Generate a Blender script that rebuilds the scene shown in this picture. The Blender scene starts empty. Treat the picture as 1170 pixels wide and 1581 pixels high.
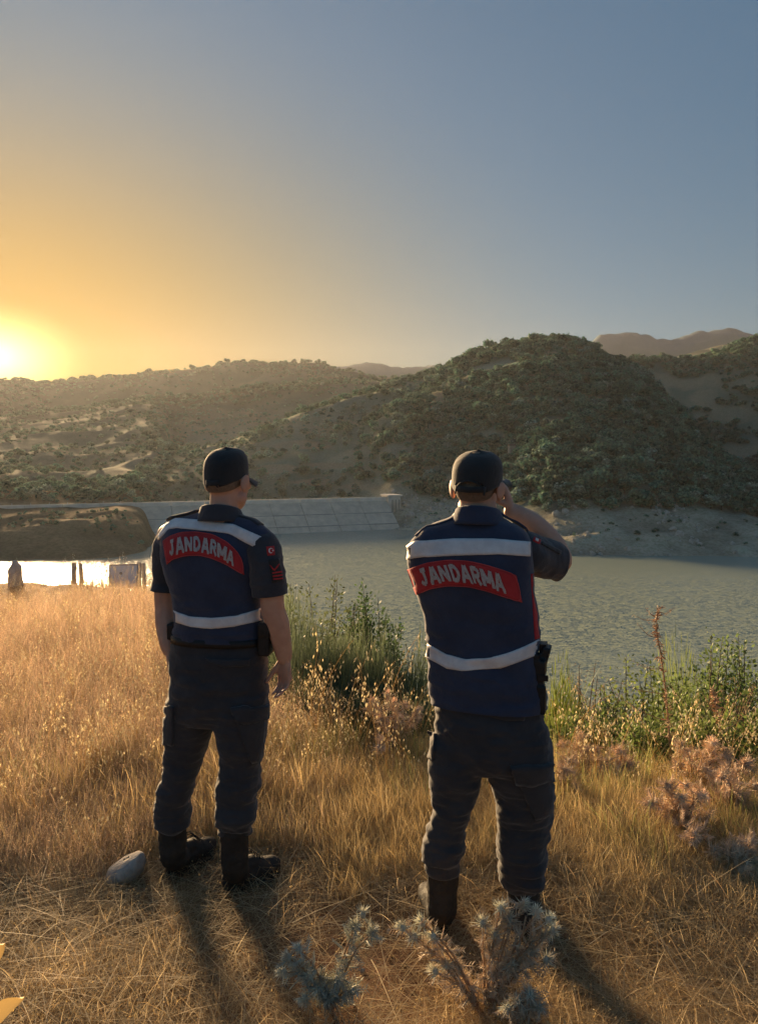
import bpy, bmesh, math, random
import numpy as np
from mathutils import Vector, Matrix, Euler
from mathutils.bvhtree import BVHTree

random.seed(7)
RNG = np.random.default_rng(7)
SC = bpy.context.scene
COL = SC.collection

# ------------------------------------------------------------------ camera
CAM_H = 1.80
FOC = 1180.0                      # focal length in photograph pixels
PW, PH = 1170.0, 1581.0
TH = math.atan(0.0767)            # camera looks 4.4 degrees down
CT, ST = math.cos(TH), math.sin(TH)
cam_data = bpy.data.cameras.new('camera')
cam = bpy.data.objects.new('camera', cam_data)
COL.objects.link(cam)
cam.location = (0, 0, CAM_H)
cam.rotation_euler = (math.pi / 2 - TH, 0, 0)
cam_data.sensor_fit = 'VERTICAL'
cam_data.sensor_height = 36.0
cam_data.lens = 36.0 * FOC / PH
cam_data.clip_start = 0.02
cam_data.clip_end = 20000
SC.camera = cam


def ray(px, py):
    a = (px - PW / 2) / FOC
    b = -(py - PH / 2) / FOC
    return Vector((a, CT + b * ST, -ST + b * CT))


def W(px, py, Y):
    """point of the place at distance Y in front of the camera seen at a pixel"""
    d = ray(px, py)
    k = Y / d.y
    return Vector((d.x * k, Y, CAM_H + d.z * k))


def mpp(Y):                       # metres per photograph pixel near eye level
    return Y / FOC


# ------------------------------------------------------------------ light
SUN_DIR = ray(-16, 462).normalized()
SUN_EL = math.asin(SUN_DIR.z)
SUN_AZ = math.atan2(SUN_DIR.x, SUN_DIR.y)      # clockwise from +Y

world = bpy.data.worlds.new('World')
SC.world = world
world.use_nodes = True
wt = world.node_tree
wt.nodes.clear()
w_out = wt.nodes.new('ShaderNodeOutputWorld')
w_bg = wt.nodes.new('ShaderNodeBackground')
w_sky = wt.nodes.new('ShaderNodeTexSky')
w_sky.sky_type = 'NISHITA'
w_sky.sun_disc = False
w_sky.sun_elevation = SUN_EL
w_sky.sun_rotation = SUN_AZ
w_sky.altitude = 300
w_sky.air_density = 1.3
w_sky.dust_density = 1.0
w_sky.ozone_density = 2.0
w_bg.inputs['Strength'].default_value = 0.034
w_gam = wt.nodes.new('ShaderNodeGamma')            # compressed range of the hazy evening sky, the same all round
w_gam.inputs['Gamma'].default_value = 0.42
w_hsv = wt.nodes.new('ShaderNodeHueSaturation')
w_hsv.inputs['Saturation'].default_value = 1.3
w_hsv.inputs['Value'].default_value = 1.1
w_tc = wt.nodes.new('ShaderNodeTexCoord')
w_sub = wt.nodes.new('ShaderNodeVectorMath')       # how far a direction lies from the sun, flattened along the horizon
w_sub.operation = 'SUBTRACT'
w_sub.inputs[1].default_value = ray(-20, 550).normalized()
w_scl = wt.nodes.new('ShaderNodeVectorMath')
w_scl.operation = 'MULTIPLY'
w_scl.inputs[1].default_value = (1, 1, 1.8)
w_len = wt.nodes.new('ShaderNodeVectorMath')
w_len.operation = 'LENGTH'
w_mr = wt.nodes.new('ShaderNodeMapRange')
w_mr.interpolation_type = 'SMOOTHSTEP'
w_mr.inputs['From Min'].default_value = 0.78
w_mr.inputs['From Max'].default_value = 0.06
w_mix = wt.nodes.new('ShaderNodeMix')              # sunset colour round the sun
w_mix.data_type = 'RGBA'
w_mix.blend_type = 'MULTIPLY'
w_mix.inputs[7].default_value = (1.5, 0.58, 0.0, 1)
w_core = wt.nodes.new('ShaderNodeMapRange')        # the sun's own glare
w_core.inputs['From Min'].default_value = 0.13
w_core.inputs['From Max'].default_value = 0.0
w_pow = wt.nodes.new('ShaderNodeMath')
w_pow.operation = 'POWER'
w_pow.inputs[1].default_value = 2.5
w_add = wt.nodes.new('ShaderNodeMix')
w_add.data_type = 'RGBA'
w_add.blend_type = 'ADD'
w_add.clamp_factor = False
w_add.inputs[7].default_value = (34, 27, 10, 1)
WL = wt.links.new
WL(w_sky.outputs['Color'], w_gam.inputs['Color'])
w_blue = wt.nodes.new('ShaderNodeMix')
w_blue.data_type = 'RGBA'
w_blue.blend_type = 'MULTIPLY'
w_blue.inputs[0].default_value = 1.0
w_blue.inputs[7].default_value = (0.75, 0.985, 1.25, 1)
WL(w_gam.outputs['Color'], w_blue.inputs[6])
WL(w_blue.outputs[2], w_hsv.inputs['Color'])
WL(w_tc.outputs['Generated'], w_sub.inputs[0])
WL(w_sub.outputs[0], w_scl.inputs[0])
WL(w_scl.outputs[0], w_len.inputs[0])
WL(w_len.outputs['Value'], w_mr.inputs['Value'])
WL(w_len.outputs['Value'], w_core.inputs['Value'])
WL(w_core.outputs[0], w_pow.inputs[0])
WL(w_mr.outputs[0], w_mix.inputs[0])
WL(w_hsv.outputs['Color'], w_mix.inputs[6])
WL(w_pow.outputs[0], w_add.inputs[0])
WL(w_mix.outputs[2], w_add.inputs[6])
WL(w_add.outputs[2], w_bg.inputs['Color'])
wt.links.new(w_bg.outputs['Background'], w_out.inputs['Surface'])

sun_data = bpy.data.lights.new('sun', 'SUN')
sun_data.energy = 4.5
sun_data.angle = math.radians(10.0)
sun_data.color = (1.0, 0.68, 0.36)
sun = bpy.data.objects.new('sun', sun_data)
COL.objects.link(sun)
sun.rotation_euler = (-SUN_DIR).to_track_quat('-Z', 'Y').to_euler()

SC.view_settings.view_transform = 'Standard'
SC.view_settings.look = 'None'
SC.view_settings.exposure = 1.85
SC.view_settings.gamma = 1.0
SC.view_settings.use_curve_mapping = False
SC.cycles.use_denoising = True
SC.cycles.max_bounces = 6
SC.cycles.diffuse_bounces = 4
SC.cycles.glossy_bounces = 3
SC.cycles.transmission_bounces = 4
SC.cycles.transparent_max_bounces = 8
SC.cycles.volume_bounces = 1
SC.cycles.caustics_reflective = False
SC.cycles.caustics_refractive = False
SC.cycles.sample_clamp_indirect = 6.0

# ------------------------------------------------------------------ noise


def _hash(ix, iy, iz):
    h = (ix.astype(np.uint32) * np.uint32(374761393) + iy.astype(np.uint32) * np.uint32(668265263)
         + iz.astype(np.uint32) * np.uint32(2147483647 - 1013904223))
    h = (h ^ (h >> np.uint32(13))) * np.uint32(1274126177)
    h = h ^ (h >> np.uint32(16))
    return (h & np.uint32(0xFFFFFF)).astype(np.float64) / 8388607.5 - 1.0


def vnoise(p):
    p = np.asarray(p, float)
    i = np.floor(p).astype(np.int64)
    f = p - i
    f = f * f * f * (f * (f * 6 - 15) + 10)
    r = 0
    for dx in (0, 1):
        wx = f[:, 0] if dx else 1 - f[:, 0]
        for dy in (0, 1):
            wy = f[:, 1] if dy else 1 - f[:, 1]
            for dz in (0, 1):
                wz = f[:, 2] if dz else 1 - f[:, 2]
                r = r + wx * wy * wz * _hash(i[:, 0] + dx, i[:, 1] + dy, i[:, 2] + dz)
    return r


def fbm(p, oct=4, gain=0.5):
    p = np.asarray(p, float)
    s, a = 0, 1.0
    for k in range(oct):
        s = s + a * vnoise(p * (2.0 ** k) + 17.3 * k)
        a *= gain
    return s


def sstep(a, b, x):
    t = np.clip((np.asarray(x, float) - a) / (b - a), 0, 1)
    return t * t * (3 - 2 * t)


# ------------------------------------------------------------------ object helpers
def link(o, parent=None):
    COL.objects.link(o)
    if parent is not None:
        o.parent = parent
    return o


def tag(o, label=None, cat=None, group=None, kind=None):
    if label:
        o['label'] = label
    if cat:
        o['category'] = cat
    if group:
        o['group'] = group
    if kind:
        o['kind'] = kind
    return o


def mesh_np(name, verts, faces, mat=None, smooth=True, cols=None):
    """faces: (M,3) or (M,4) int array, or list of arrays of such"""
    me = bpy.data.meshes.new(name)
    verts = np.asarray(verts, np.float32)
    fl = faces if isinstance(faces, list) else [faces]
    fl = [np.asarray(f, np.int32) for f in fl if len(f)]
    loops = np.concatenate([f.ravel() for f in fl])
    tot = np.concatenate([np.full(len(f), f.shape[1], np.int32) for f in fl])
    me.vertices.add(len(verts))
    me.vertices.foreach_set('co', verts.ravel())
    me.loops.add(len(loops))
    me.loops.foreach_set('vertex_index', loops)
    me.polygons.add(len(tot))
    start = np.zeros(len(tot), np.int32)
    start[1:] = np.cumsum(tot)[:-1]
    me.polygons.foreach_set('loop_start', start)
    me.polygons.foreach_set('use_smooth', np.full(len(tot), smooth, bool))
    me.update(calc_edges=True)
    if cols is not None:
        at = me.color_attributes.new('Col', 'FLOAT_COLOR', 'POINT')
        c = np.ones((len(verts), 4), np.float32)
        c[:, :3] = cols
        at.data.foreach_set('color', c.ravel())
    if mat is not None:
        me.materials.append(mat)
    return me


def obj(name, me, parent=None):
    return link(bpy.data.objects.new(name, me), parent)


def empty(name, loc=(0, 0, 0), rz=0.0):
    o = bpy.data.objects.new(name, None)
    o.location = loc
    o.rotation_euler = (0, 0, rz)
    o.empty_display_size = 0.1
    COL.objects.link(o)
    return o


def grid_faces(nr, nc, wrap=False):
    r = np.arange(nr - 1)[:, None]
    c = np.arange(nc if wrap else nc - 1)[None, :]
    c2 = (c + 1) % nc
    a = r * nc + c
    b = r * nc + c2
    d = (r + 1) * nc + c
    e = (r + 1) * nc + c2
    return np.stack([a, b, e, d], -1).reshape(-1, 4)


class MB:
    """collects shapes in numpy and makes one mesh"""

    def __init__(s):
        s.v, s.q, s.t, s.c, s.n = [], [], [], [], 0

    def add(s, v, q=None, t=None, c=None):
        v = np.asarray(v, float).reshape(-1, 3)
        if q is not None and len(q):
            s.q.append(np.asarray(q, int) + s.n)
        if t is not None and len(t):
            s.t.append(np.asarray(t, int) + s.n)
        s.v.append(v)
        s.c.append(np.tile(np.asarray((1, 1, 1) if c is None else c, float).reshape(-1, 3), (1 if c is not None and np.ndim(c) == 2 else len(v), 1)))
        s.n += len(v)

    def box(s, c, h, R=None, col=None):
        k = np.array([[x, y, z] for x in (-1, 1) for y in (-1, 1) for z in (-1, 1)], float) * np.asarray(h, float)
        if R is not None:
            k = k @ np.asarray(R).T
        s.add(k + np.asarray(c, float), [[0, 1, 3, 2], [4, 6, 7, 5], [0, 4, 5, 1], [2, 3, 7, 6], [0, 2, 6, 4], [1, 5, 7, 3]], c=col)

    def tube(s, pts, rad, n=6, col=None, caps=True):
        pts = np.asarray(pts, float)
        m = len(pts)
        rad = np.full(m, rad, float) if np.ndim(rad) == 0 else np.asarray(rad, float)
        tan = np.gradient(pts, axis=0)
        tan /= np.linalg.norm(tan, axis=1)[:, None] + 1e-12
        up = np.array([0, 0, 1.0]) if abs(tan[0, 2]) < 0.9 else np.array([1.0, 0, 0])
        vs = []
        for i in range(m):
            u = up - tan[i] * (up @ tan[i])
            u /= np.linalg.norm(u) + 1e-12
            w = np.cross(tan[i], u)
            up = u
            a = np.arange(n) * 2 * math.pi / n
            vs.append(pts[i] + rad[i] * (np.cos(a)[:, None] * u + np.sin(a)[:, None] * w))
        v = np.concatenate(vs)
        q = grid_faces(m, n, True)
        t = None
        if caps:
            v = np.concatenate([v, pts[:1], pts[-1:]])
            i = np.arange(n)
            t = np.concatenate([np.stack([np.full(n, m * n), (i + 1) % n, i], 1),
                                np.stack([np.full(n, m * n + 1), (m - 1) * n + i, (m - 1) * n + (i + 1) % n], 1)])
        s.add(v, q, t, col)

    def ell(s, c, r, R=None, n=12, m=8, col=None):
        th = np.linspace(0, math.pi, m + 1)[1:-1]
        ph = np.arange(n) * 2 * math.pi / n
        v = np.stack([np.sin(th)[:, None] * np.cos(ph), np.sin(th)[:, None] * np.sin(ph), np.cos(th)[:, None] * np.ones(n)], -1).reshape(-1, 3)
        v = np.concatenate([v, [[0, 0, 1], [0, 0, -1]]]) * np.asarray(r, float)
        if R is not None:
            v = v @ np.asarray(R).T
        k = len(th)
        i = np.arange(n)
        t = np.concatenate([np.stack([np.full(n, k * n), i, (i + 1) % n], 1),
                            np.stack([np.full(n, k * n + 1), (k - 1) * n + (i + 1) % n, (k - 1) * n + i], 1)])
        s.add(v + np.asarray(c, float), grid_faces(k, n, True), t, col)

    def arrays(s):
        return np.concatenate(s.v), (np.concatenate(s.q) if s.q else np.zeros((0, 4), int)), (np.concatenate(s.t) if s.t else np.zeros((0, 3), int)), np.concatenate(s.c)

    def mesh(s, name, mat, smooth=True, colors=False):
        v, q, t, c = s.arrays()
        return mesh_np(name, v, [q, t], mat, smooth, c if colors else None)

    def obj(s, name, mat, parent=None, smooth=True, colors=False):
        return obj(name, s.mesh(name, mat, smooth, colors), parent)


def copy_tree(o, parent=None):
    c = o.copy()
    COL.objects.link(c)
    if parent is not None:
        c.parent = parent
    for ch in list(o.children):
        copy_tree(ch, c)
    return c


# ------------------------------------------------------------------ materials
def new_mat(name):
    m = bpy.data.materials.new(name)
    m.use_nodes = True
    nt = m.node_tree
    b = nt.nodes.get('Principled BSDF')
    return m, nt, b


def N(nt, typ, **kw):
    n = nt.nodes.new(typ)
    for k, v in kw.items():
        if k in n.inputs:
            n.inputs[k].default_value = v
        else:
            setattr(n, k, v)
    return n


def mixcol(nt, fac, a, b, mode='MIX'):
    n = nt.nodes.new('ShaderNodeMix')
    n.data_type = 'RGBA'
    n.blend_type = mode
    for sock, val in ((n.inputs[0], fac), (n.inputs[6], a), (n.inputs[7], b)):
        if isinstance(val, bpy.types.NodeSocket):
            nt.links.new(val, sock)
        elif isinstance(val, (int, float)):
            sock.default_value = val
        else:
            sock.default_value = (*val, 1.0)
    return n.outputs[2]


def noise(nt, scale, detail=4, rough=0.6, vec=None, dist=0.0):
    n = N(nt, 'ShaderNodeTexNoise', Scale=scale, Detail=detail, Roughness=rough, Distortion=dist)
    if vec is not None:
        nt.links.new(vec, n.inputs['Vector'])
    return n.outputs[0]


def ramp(nt, fac, lo, hi):
    n = N(nt, 'ShaderNodeMapRange')
    n.inputs['From Min'].default_value = lo
    n.inputs['From Max'].default_value = hi
    n.clamp = True
    nt.links.new(fac, n.inputs['Value'])
    return n.outputs[0]


def mat_noise(name, c1, c2, scale=10, rough=0.85, bump=0.0, bscale=None, spec=0.3, lo=0.35, hi=0.65, coords='Object', sheen=0.0):
    m, nt, b = new_mat(name)
    tc = N(nt, 'ShaderNodeTexCoord')
    f = ramp(nt, noise(nt, scale, vec=tc.outputs[coords]), lo, hi)
    nt.links.new(mixcol(nt, f, c1, c2), b.inputs['Base Color'])
    b.inputs['Roughness'].default_value = rough
    b.inputs['Specular IOR Level'].default_value = spec
    if sheen:
        b.inputs['Sheen Weight'].default_value = sheen
        b.inputs['Sheen Roughness'].default_value = 0.6
    if bump:
        bn = N(nt, 'ShaderNodeBump', Strength=bump, Distance=0.01)
        nt.links.new(noise(nt, bscale or scale * 4, vec=tc.outputs[coords]), bn.inputs['Height'])
        nt.links.new(bn.outputs[0], b.inputs['Normal'])
    return m


def mat_leaf(name, transl=0.45, rough=0.7, tint=(1, 1, 1), vary=(0.75, 1.2)):
    """thin plant matter coloured per blade by the Col attribute"""
    m = bpy.data.materials.new(name)
    m.use_nodes = True
    nt = m.node_tree
    nt.nodes.clear()
    out = N(nt, 'ShaderNodeOutputMaterial')
    at = N(nt, 'ShaderNodeVertexColor', layer_name='Col')
    oi = N(nt, 'ShaderNodeObjectInfo')
    hsv = N(nt, 'ShaderNodeHueSaturation')
    mr = N(nt, 'ShaderNodeMapRange')
    mr.inputs['To Min'].default_value = vary[0]
    mr.inputs['To Max'].default_value = vary[1]
    nt.links.new(oi.outputs['Random'], mr.inputs['Value'])
    nt.links.new(mr.outputs[0], hsv.inputs['Value'])
    nt.links.new(mixcol(nt, 1.0, at.outputs['Color'], tint, 'MULTIPLY'), hsv.inputs['Color'])
    d = N(nt, 'ShaderNodeBsdfPrincipled', Roughness=rough)
    d.inputs['Specular IOR Level'].default_value = 0.25
    t = N(nt, 'ShaderNodeBsdfTranslucent')
    mx = N(nt, 'ShaderNodeMixShader')
    mx.inputs[0].default_value = transl
    nt.links.new(hsv.outputs[0], d.inputs['Base Color'])
    nt.links.new(hsv.outputs[0], t.inputs['Color'])
    nt.links.new(d.outputs[0], mx.inputs[1])
    nt.links.new(t.outputs[0], mx.inputs[2])
    nt.links.new(mx.outputs[0], out.inputs['Surface'])
    return m


# ------------------------------------------------------------------ scattering by geometry nodes
def scatter(name, pts, rot, scl, idx, variants, label=None, parent=None):
    """one object that instances meshes (variants) on points"""
    src = bpy.data.collections.new(name + '_source')
    for k, me in enumerate(variants):
        o = bpy.data.objects.new('%s_kind_%02d' % (name, k), me)
        src.objects.link(o)
    me = bpy.data.meshes.new(name)
    n = len(pts)
    me.vertices.add(n)
    me.vertices.foreach_set('co', np.asarray(pts, np.float32).ravel())
    a = me.attributes.new('rot', 'FLOAT_VECTOR', 'POINT')
    a.data.foreach_set('vector', np.asarray(rot, np.float32).ravel())
    scl = np.asarray(scl, np.float32)
    if scl.ndim == 1:
        scl = np.repeat(scl[:, None], 3, 1)
    a = me.attributes.new('scl', 'FLOAT_VECTOR', 'POINT')
    a.data.foreach_set('vector', scl.ravel())
    a = me.attributes.new('idx', 'INT', 'POINT')
    a.data.foreach_set('value', np.asarray(idx, np.int32))
    o = obj(name, me, parent)
    g = bpy.data.node_groups.new(name + '_nodes', 'GeometryNodeTree')
    g.interface.new_socket('Geometry', in_out='INPUT', socket_type='NodeSocketGeometry')
    g.interface.new_socket('Geometry', in_out='OUTPUT', socket_type='NodeSocketGeometry')
    gi, go = g.nodes.new('NodeGroupInput'), g.nodes.new('NodeGroupOutput')
    mp = g.nodes.new('GeometryNodeMeshToPoints')
    ip = g.nodes.new('GeometryNodeInstanceOnPoints')
    ci = g.nodes.new('GeometryNodeCollectionInfo')
    ci.inputs['Collection'].default_value = src
    ci.inputs['Separate Children'].default_value = True
    ci.inputs['Reset Children'].default_value = True

    def attr(nm, typ):
        k = g.nodes.new('GeometryNodeInputNamedAttribute')
        k.data_type = typ
        k.inputs['Name'].default_value = nm
        return [s for s in k.outputs if s.enabled and s.name == 'Attribute'][0]
    er = g.nodes.new('FunctionNodeEulerToRotation')
    L = g.links.new
    L(gi.outputs[0], mp.inputs['Mesh'])
    L(mp.outputs[0], ip.inputs['Points'])
    L(ci.outputs[0], ip.inputs['Instance'])
    ip.inputs['Pick Instance'].default_value = True
    L(attr('idx', 'INT'), ip.inputs['Instance Index'])
    L(attr('rot', 'FLOAT_VECTOR'), er.inputs[0])
    L(er.outputs[0], ip.inputs['Rotation'])
    L(attr('scl', 'FLOAT_VECTOR'), ip.inputs['Scale'])
    L(ip.outputs[0], go.inputs[0])
    md = o.modifiers.new('scatter', 'NODES')
    md.node_group = g
    tag(o, label, kind='stuff')
    return o
# ------------------------------------------------------------------ far terrain (hills round the reservoir)
WATER_Z = CAM_H - 30.0


def zpx(Y, py):                   # height of a point seen at image row py, distance Y (near the picture's middle columns)
    b = -(py - PH / 2) / FOC
    return CAM_H + (-ST + b * CT) / (CT + b * ST) * Y


# column: px, shore Y, (band Y, band z below eye), (R1 Y, row), dip12, (R2 Y, row), dip23, (R3 Y, row), dip34, (R4 Y, row)
HILL = [
    (-560, 205, (240, -20.4), (420, 720), 0, (900, 668), 10, (1500, 610), 20, (2300, 608)),
    (-150, 208, (245, -20.4), (470, 712), 0, (1000, 655), 10, (1500, 594), 20, (2300, 600)),
    (0, 211, (250, -20.8), (500, 707), 0, (1000, 648), 15, (1500, 590), 20, (2300, 600)),
    (60, 212, (250, -20.8), (500, 706), 0, (1000, 640), 15, (1500, 592), 20, (2300, 600)),
    (130, 215, (250, -20.6), (490, 706), 0, (1000, 630), 15, (1500, 592), 20, (2300, 600)),
    (180, 219, (250, -20.2), (480, 705), 0, (1000, 624), 15, (1500, 587), 20, (2300, 598)),
    (222, 232, (256, -23), (474, 704), 0, (1000, 620), 15, (1500, 583), 20, (2300, 595)),
    (250, 275, (340, -25), (470, 702), 0, (1000, 617), 15, (1500, 580), 20, (2300, 592)),
    (270, 318, (345, -24), (470, 700), 2, (1000, 614), 15, (1500, 578), 20, (2300, 590)),
    (350, 320, (350, -24), (480, 688), 4, (1000, 606), 20, (1500, 568), 30, (2300, 580)),
    (436, 320, (350, -24), (520, 656), 8, (1000, 598), 20, (1500, 564), 30, (2300, 575)),
    (492, 318, (348, -24), (555, 636), 10, (1000, 593), 20, (1500, 561), 30, (2300, 572)),
    (520, 318, (345, -23), (570, 628), 12, (1000, 590), 20, (1500, 574), 30, (2300, 569)),
    (560, 314, (340, -22), (600, 618), 14, (1000, 586), 20, (1500, 578), 30, (2300, 563)),
    (600, 302, (330, -18.5), (615, 609), 16, (1000, 588), 20, (1500, 584), 30, (2300, 571)),
    (640, 296, (325, -19), (630, 595), 18, (1000, 604), 20, (1500, 590), 30, (2300, 565)),
    (690, 288, (318, -20), (640, 576), 20, (1000, 610), 20, (1500, 592), 30, (2300, 565)),
    (740, 272, (304, -20.5), (650, 552), 22, (1000, 610), 20, (1500, 592), 30, (2300, 575)),
    (800, 242, (278, -21), (650, 537), 22, (950, 605), 20, (1500, 590), 30, (2300, 575)),
    (850, 226, (262, -20.5), (650, 535), 22, (920, 600), 20, (1500, 585), 30, (2300, 570)),
    (890, 222, (258, -20), (640, 546), 24, (900, 585), 20, (1500, 575), 30, (2300, 541)),
    (914, 222, (257, -20), (630, 556), 24, (900, 577), 20, (1500, 570), 30, (2300, 524)),
    (961, 222, (256, -20), (600, 576), 24, (900, 563), 20, (1500, 560), 30, (2300, 512)),
    (1003, 222, (255, -20), (560, 606), 22, (900, 558), 20, (1500, 555), 30, (2300, 522)),
    (1029, 222, (255, -20), (530, 632), 18, (900, 556), 20, (1500, 552), 30, (2300, 527)),
    (1081, 222, (256, -20), (470, 690), 12, (900, 550), 20, (1500, 540), 30, (2300, 514)),
    (1128, 221, (257, -20), (430, 728), 6, (900, 539), 20, (1500, 530), 30, (2300, 510)),
    (1170, 220, (258, -21), (400, 752), 4, (900, 530), 20, (1500, 528), 30, (2300, 522)),
    (1350, 218, (255, -21), (380, 745), 0, (850, 500), 20, (1500, 520), 30, (2300, 520)),
    (1760, 212, (250, -20), (380, 740), 0, (850, 480), 20, (1500, 510), 30, (2300, 515)),
]


def hill_columns(pxs):
    tab = []
    for c in HILL:
        px, ys, (yb, zb), (y1, p1), d12, (y2, p2), d23, (y3, p3), d34, (y4, p4) = c
        z1, z2, z3, z4 = (zpx(y, p) for y, p in ((y1, p1), (y2, p2), (y3, p3), (y4, p4)))
        ym12, ym23, ym34 = y1 + .42 * (y2 - y1), y2 + .4 * (y3 - y2), y3 + .4 * (y4 - y3)
        f = lambda za, zb_, k: za + (zb_ - za) * k
        zm12 = f(z1, z2, .42) if d12 == 0 else min(z1, f(z1, z2, .42)) - d12
        zm23 = min(z2, f(z2, z3, .4)) - d23 if d23 > 10 else f(z2, z3, .4)
        zm34 = min(z3, f(z3, z4, .4)) - d34
        tab.append([ys - 60, -42 + CAM_H, ys, WATER_Z - .15, yb, zb + CAM_H, y1, z1, ym12, zm12, y2, z2, ym23, zm23, y3, z3, ym34, zm34, y4, z4, 2750, min(z4 * .55, z4)])
    tab = np.array(tab)
    px0 = np.array([c[0] for c in HILL], float)
    # smooth interpolation over columns
    out = np.stack([np.interp(pxs, px0, tab[:, k]) for k in range(tab.shape[1])], 1)
    k = np.exp(-np.linspace(-2, 2, 9) ** 2)
    k /= k.sum()
    pad = np.pad(out, ((4, 4), (0, 0)), mode='edge')
    return sum(k[i] * pad[i:i + len(out)] for i in range(9))


def mono(x, y, xq):
    """monotone cubic through (x,y)"""
    h = np.diff(x)
    s = np.diff(y) / h
    m = np.zeros(len(x))
    m[1:-1] = np.where(s[:-1] * s[1:] > 0, 2 * s[:-1] * s[1:] / (s[:-1] + s[1:] + 1e-12), 0)
    m[0], m[-1] = s[0], s[-1]
    i = np.clip(np.searchsorted(x, xq) - 1, 0, len(x) - 2)
    t = (xq - x[i]) / h[i]
    return ((2 * t ** 3 - 3 * t ** 2 + 1) * y[i] + (t ** 3 - 2 * t ** 2 + t) * h[i] * m[i]
            + (-2 * t ** 3 + 3 * t ** 2) * y[i + 1] + (t ** 3 - t ** 2) * h[i] * m[i + 1])


H_PX = np.linspace(-560, 1760, 640)
H_Y = np.concatenate([np.linspace(150, 205, 10), np.linspace(207, 360, 130), np.geomspace(363, 760, 150), np.geomspace(768, 1720, 130), np.geomspace(1750, 2740, 50)])
_cols = hill_columns(H_PX)
_Z = np.stack([mono(r[0::2], r[1::2], H_Y) for r in _cols], 1)          # rows Y, columns px
_SH = np.stack([r[2] + 0 * H_Y for r in _cols], 1)
_BD = np.stack([r[4] + 0 * H_Y for r in _cols], 1)
_YY = np.repeat(H_Y[:, None], len(H_PX), 1)
_U = (H_PX - PW / 2) / FOC
_XX = _YY * _U[None, :]
_p = np.stack([_XX.ravel(), _YY.ravel(), np.zeros(_XX.size)], 1)
_n = (fbm(_p / 90.0, 4) * 4.0 - np.abs(fbm(_p / 60.0 + 9, 3)) * 5.0 + 2.0).reshape(_XX.shape)
_amp = sstep(0, 1, (_YY - _SH - 6) / 80.0) * (.55 + _YY / 1500.0)
_damcol = sstep(235, 262, H_PX) * (1 - sstep(585, 606, H_PX))
_amp = _amp * (1 - _damcol[None, :] * (1 - sstep(350, 420, _YY)))
_Z = _Z + _n * _amp
_n2 = (fbm(_p / 9.0 + 31, 3)).reshape(_XX.shape)
_band = sstep(-2, 6, _YY - _SH) * (1 - sstep(0, 40, _YY - _BD))
_Z = _Z + _n2 * .9 * _band * (1 - _damcol[None, :])


def hill_z(px, Y):
    fi = np.clip(np.interp(Y, H_Y, np.arange(len(H_Y))), 0, len(H_Y) - 1.001)
    fj = np.clip(np.interp(px, H_PX, np.arange(len(H_PX))), 0, len(H_PX) - 1.001)
    i, j = fi.astype(int), fj.astype(int)
    a, b = fi - i, fj - j
    return (_Z[i, j] * (1 - a) * (1 - b) + _Z[i + 1, j] * a * (1 - b) + _Z[i, j + 1] * (1 - a) * b + _Z[i + 1, j + 1] * a * b)


def bare(px, Y):
    """where the hillside is open soil (0..1): tracks, scars and clearings"""
    px, Y = np.asarray(px, float), np.asarray(Y, float)
    X = Y * (px - PW / 2) / FOC
    w = fbm(np.stack([X / 25, Y / 25, 0 * X], 1), 3)
    z = hill_z(px, Y)
    row = PH / 2 - FOC * 0 + 0 * z
    el = (z - CAM_H) / Y
    rowa = 700 - el * FOC
    b = np.zeros(len(px))
    # dirt track contouring round the middle hill
    tr = 622 + 5 * np.sin((px - 640) / 60.0)
    b = np.maximum(b, (1 - sstep(1.5, 4, np.abs(rowa - tr))) * sstep(640, 660, px) * (1 - sstep(930, 950, px)) * (Y < 700) * (Y > 380))
    # earth scar
    b = np.maximum(b, (1 - sstep(.6, 1.1, np.hypot((px - 673 + (rowa - 622) * .5) / 12, (rowa - 622) / 20) + .3 * w)) * (Y < 640))
    for cx, cy, rx, ry in ((845, 655, 28, 12), (1050, 590, 40, 13), (1085, 618, 24, 14), (930, 735, 22, 7), (560, 752, 45, 6), (620, 700, 24, 9),
                           (480, 690, 40, 6), (420, 725, 30, 5), (300, 733, 50, 6), (225, 705, 40, 6), (140, 740, 60, 7), (700, 745, 30, 14), (1150, 700, 30, 18),
                           (1120, 640, 30, 10), (540, 720, 40, 4), (350, 712, 40, 4), (470, 745, 60, 5)):
        b = np.maximum(b, (.8 if cx > 330 else .18) * (1 - sstep(.5, 1.2, np.hypot((px - cx) / rx, (rowa - cy) / ry) + .8 * w)) * (Y < 880))
    return b


_pxg = np.repeat(H_PX[None, :], len(H_Y), 0)
_bare = bare(_pxg.ravel(), _YY.ravel()).reshape(_XX.shape)
_shoreband = np.clip(1 - sstep(-6, 14, _YY - _BD + 8 * _n2), 0, 1)
_w = fbm(_p / 40 + 3, 4).reshape(_XX.shape)
c_scrub = np.array([.22, .25, .185])
c_dry = np.array([.42, .37, .26])
c_soil = np.array([.46, .33, .22])
c_rock = np.array([.60, .52, .40])
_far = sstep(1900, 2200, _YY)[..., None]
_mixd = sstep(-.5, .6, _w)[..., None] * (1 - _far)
c_scrub = c_scrub * (1 - _far) + np.array([.10, .15, .21]) * _far  # far peaks tinted blue in the colour itself, standing in for distance haze
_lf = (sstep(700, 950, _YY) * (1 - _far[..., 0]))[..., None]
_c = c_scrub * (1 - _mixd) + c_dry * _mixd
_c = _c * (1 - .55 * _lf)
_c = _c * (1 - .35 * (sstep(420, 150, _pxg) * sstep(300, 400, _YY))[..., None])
_c = _c * (1 - _bare[..., None]) + c_soil * _bare[..., None]
_c = _c * (1 - _shoreband[..., None]) + c_rock * (.8 + .25 * _n2[..., None]) * _shoreband[..., None]
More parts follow.
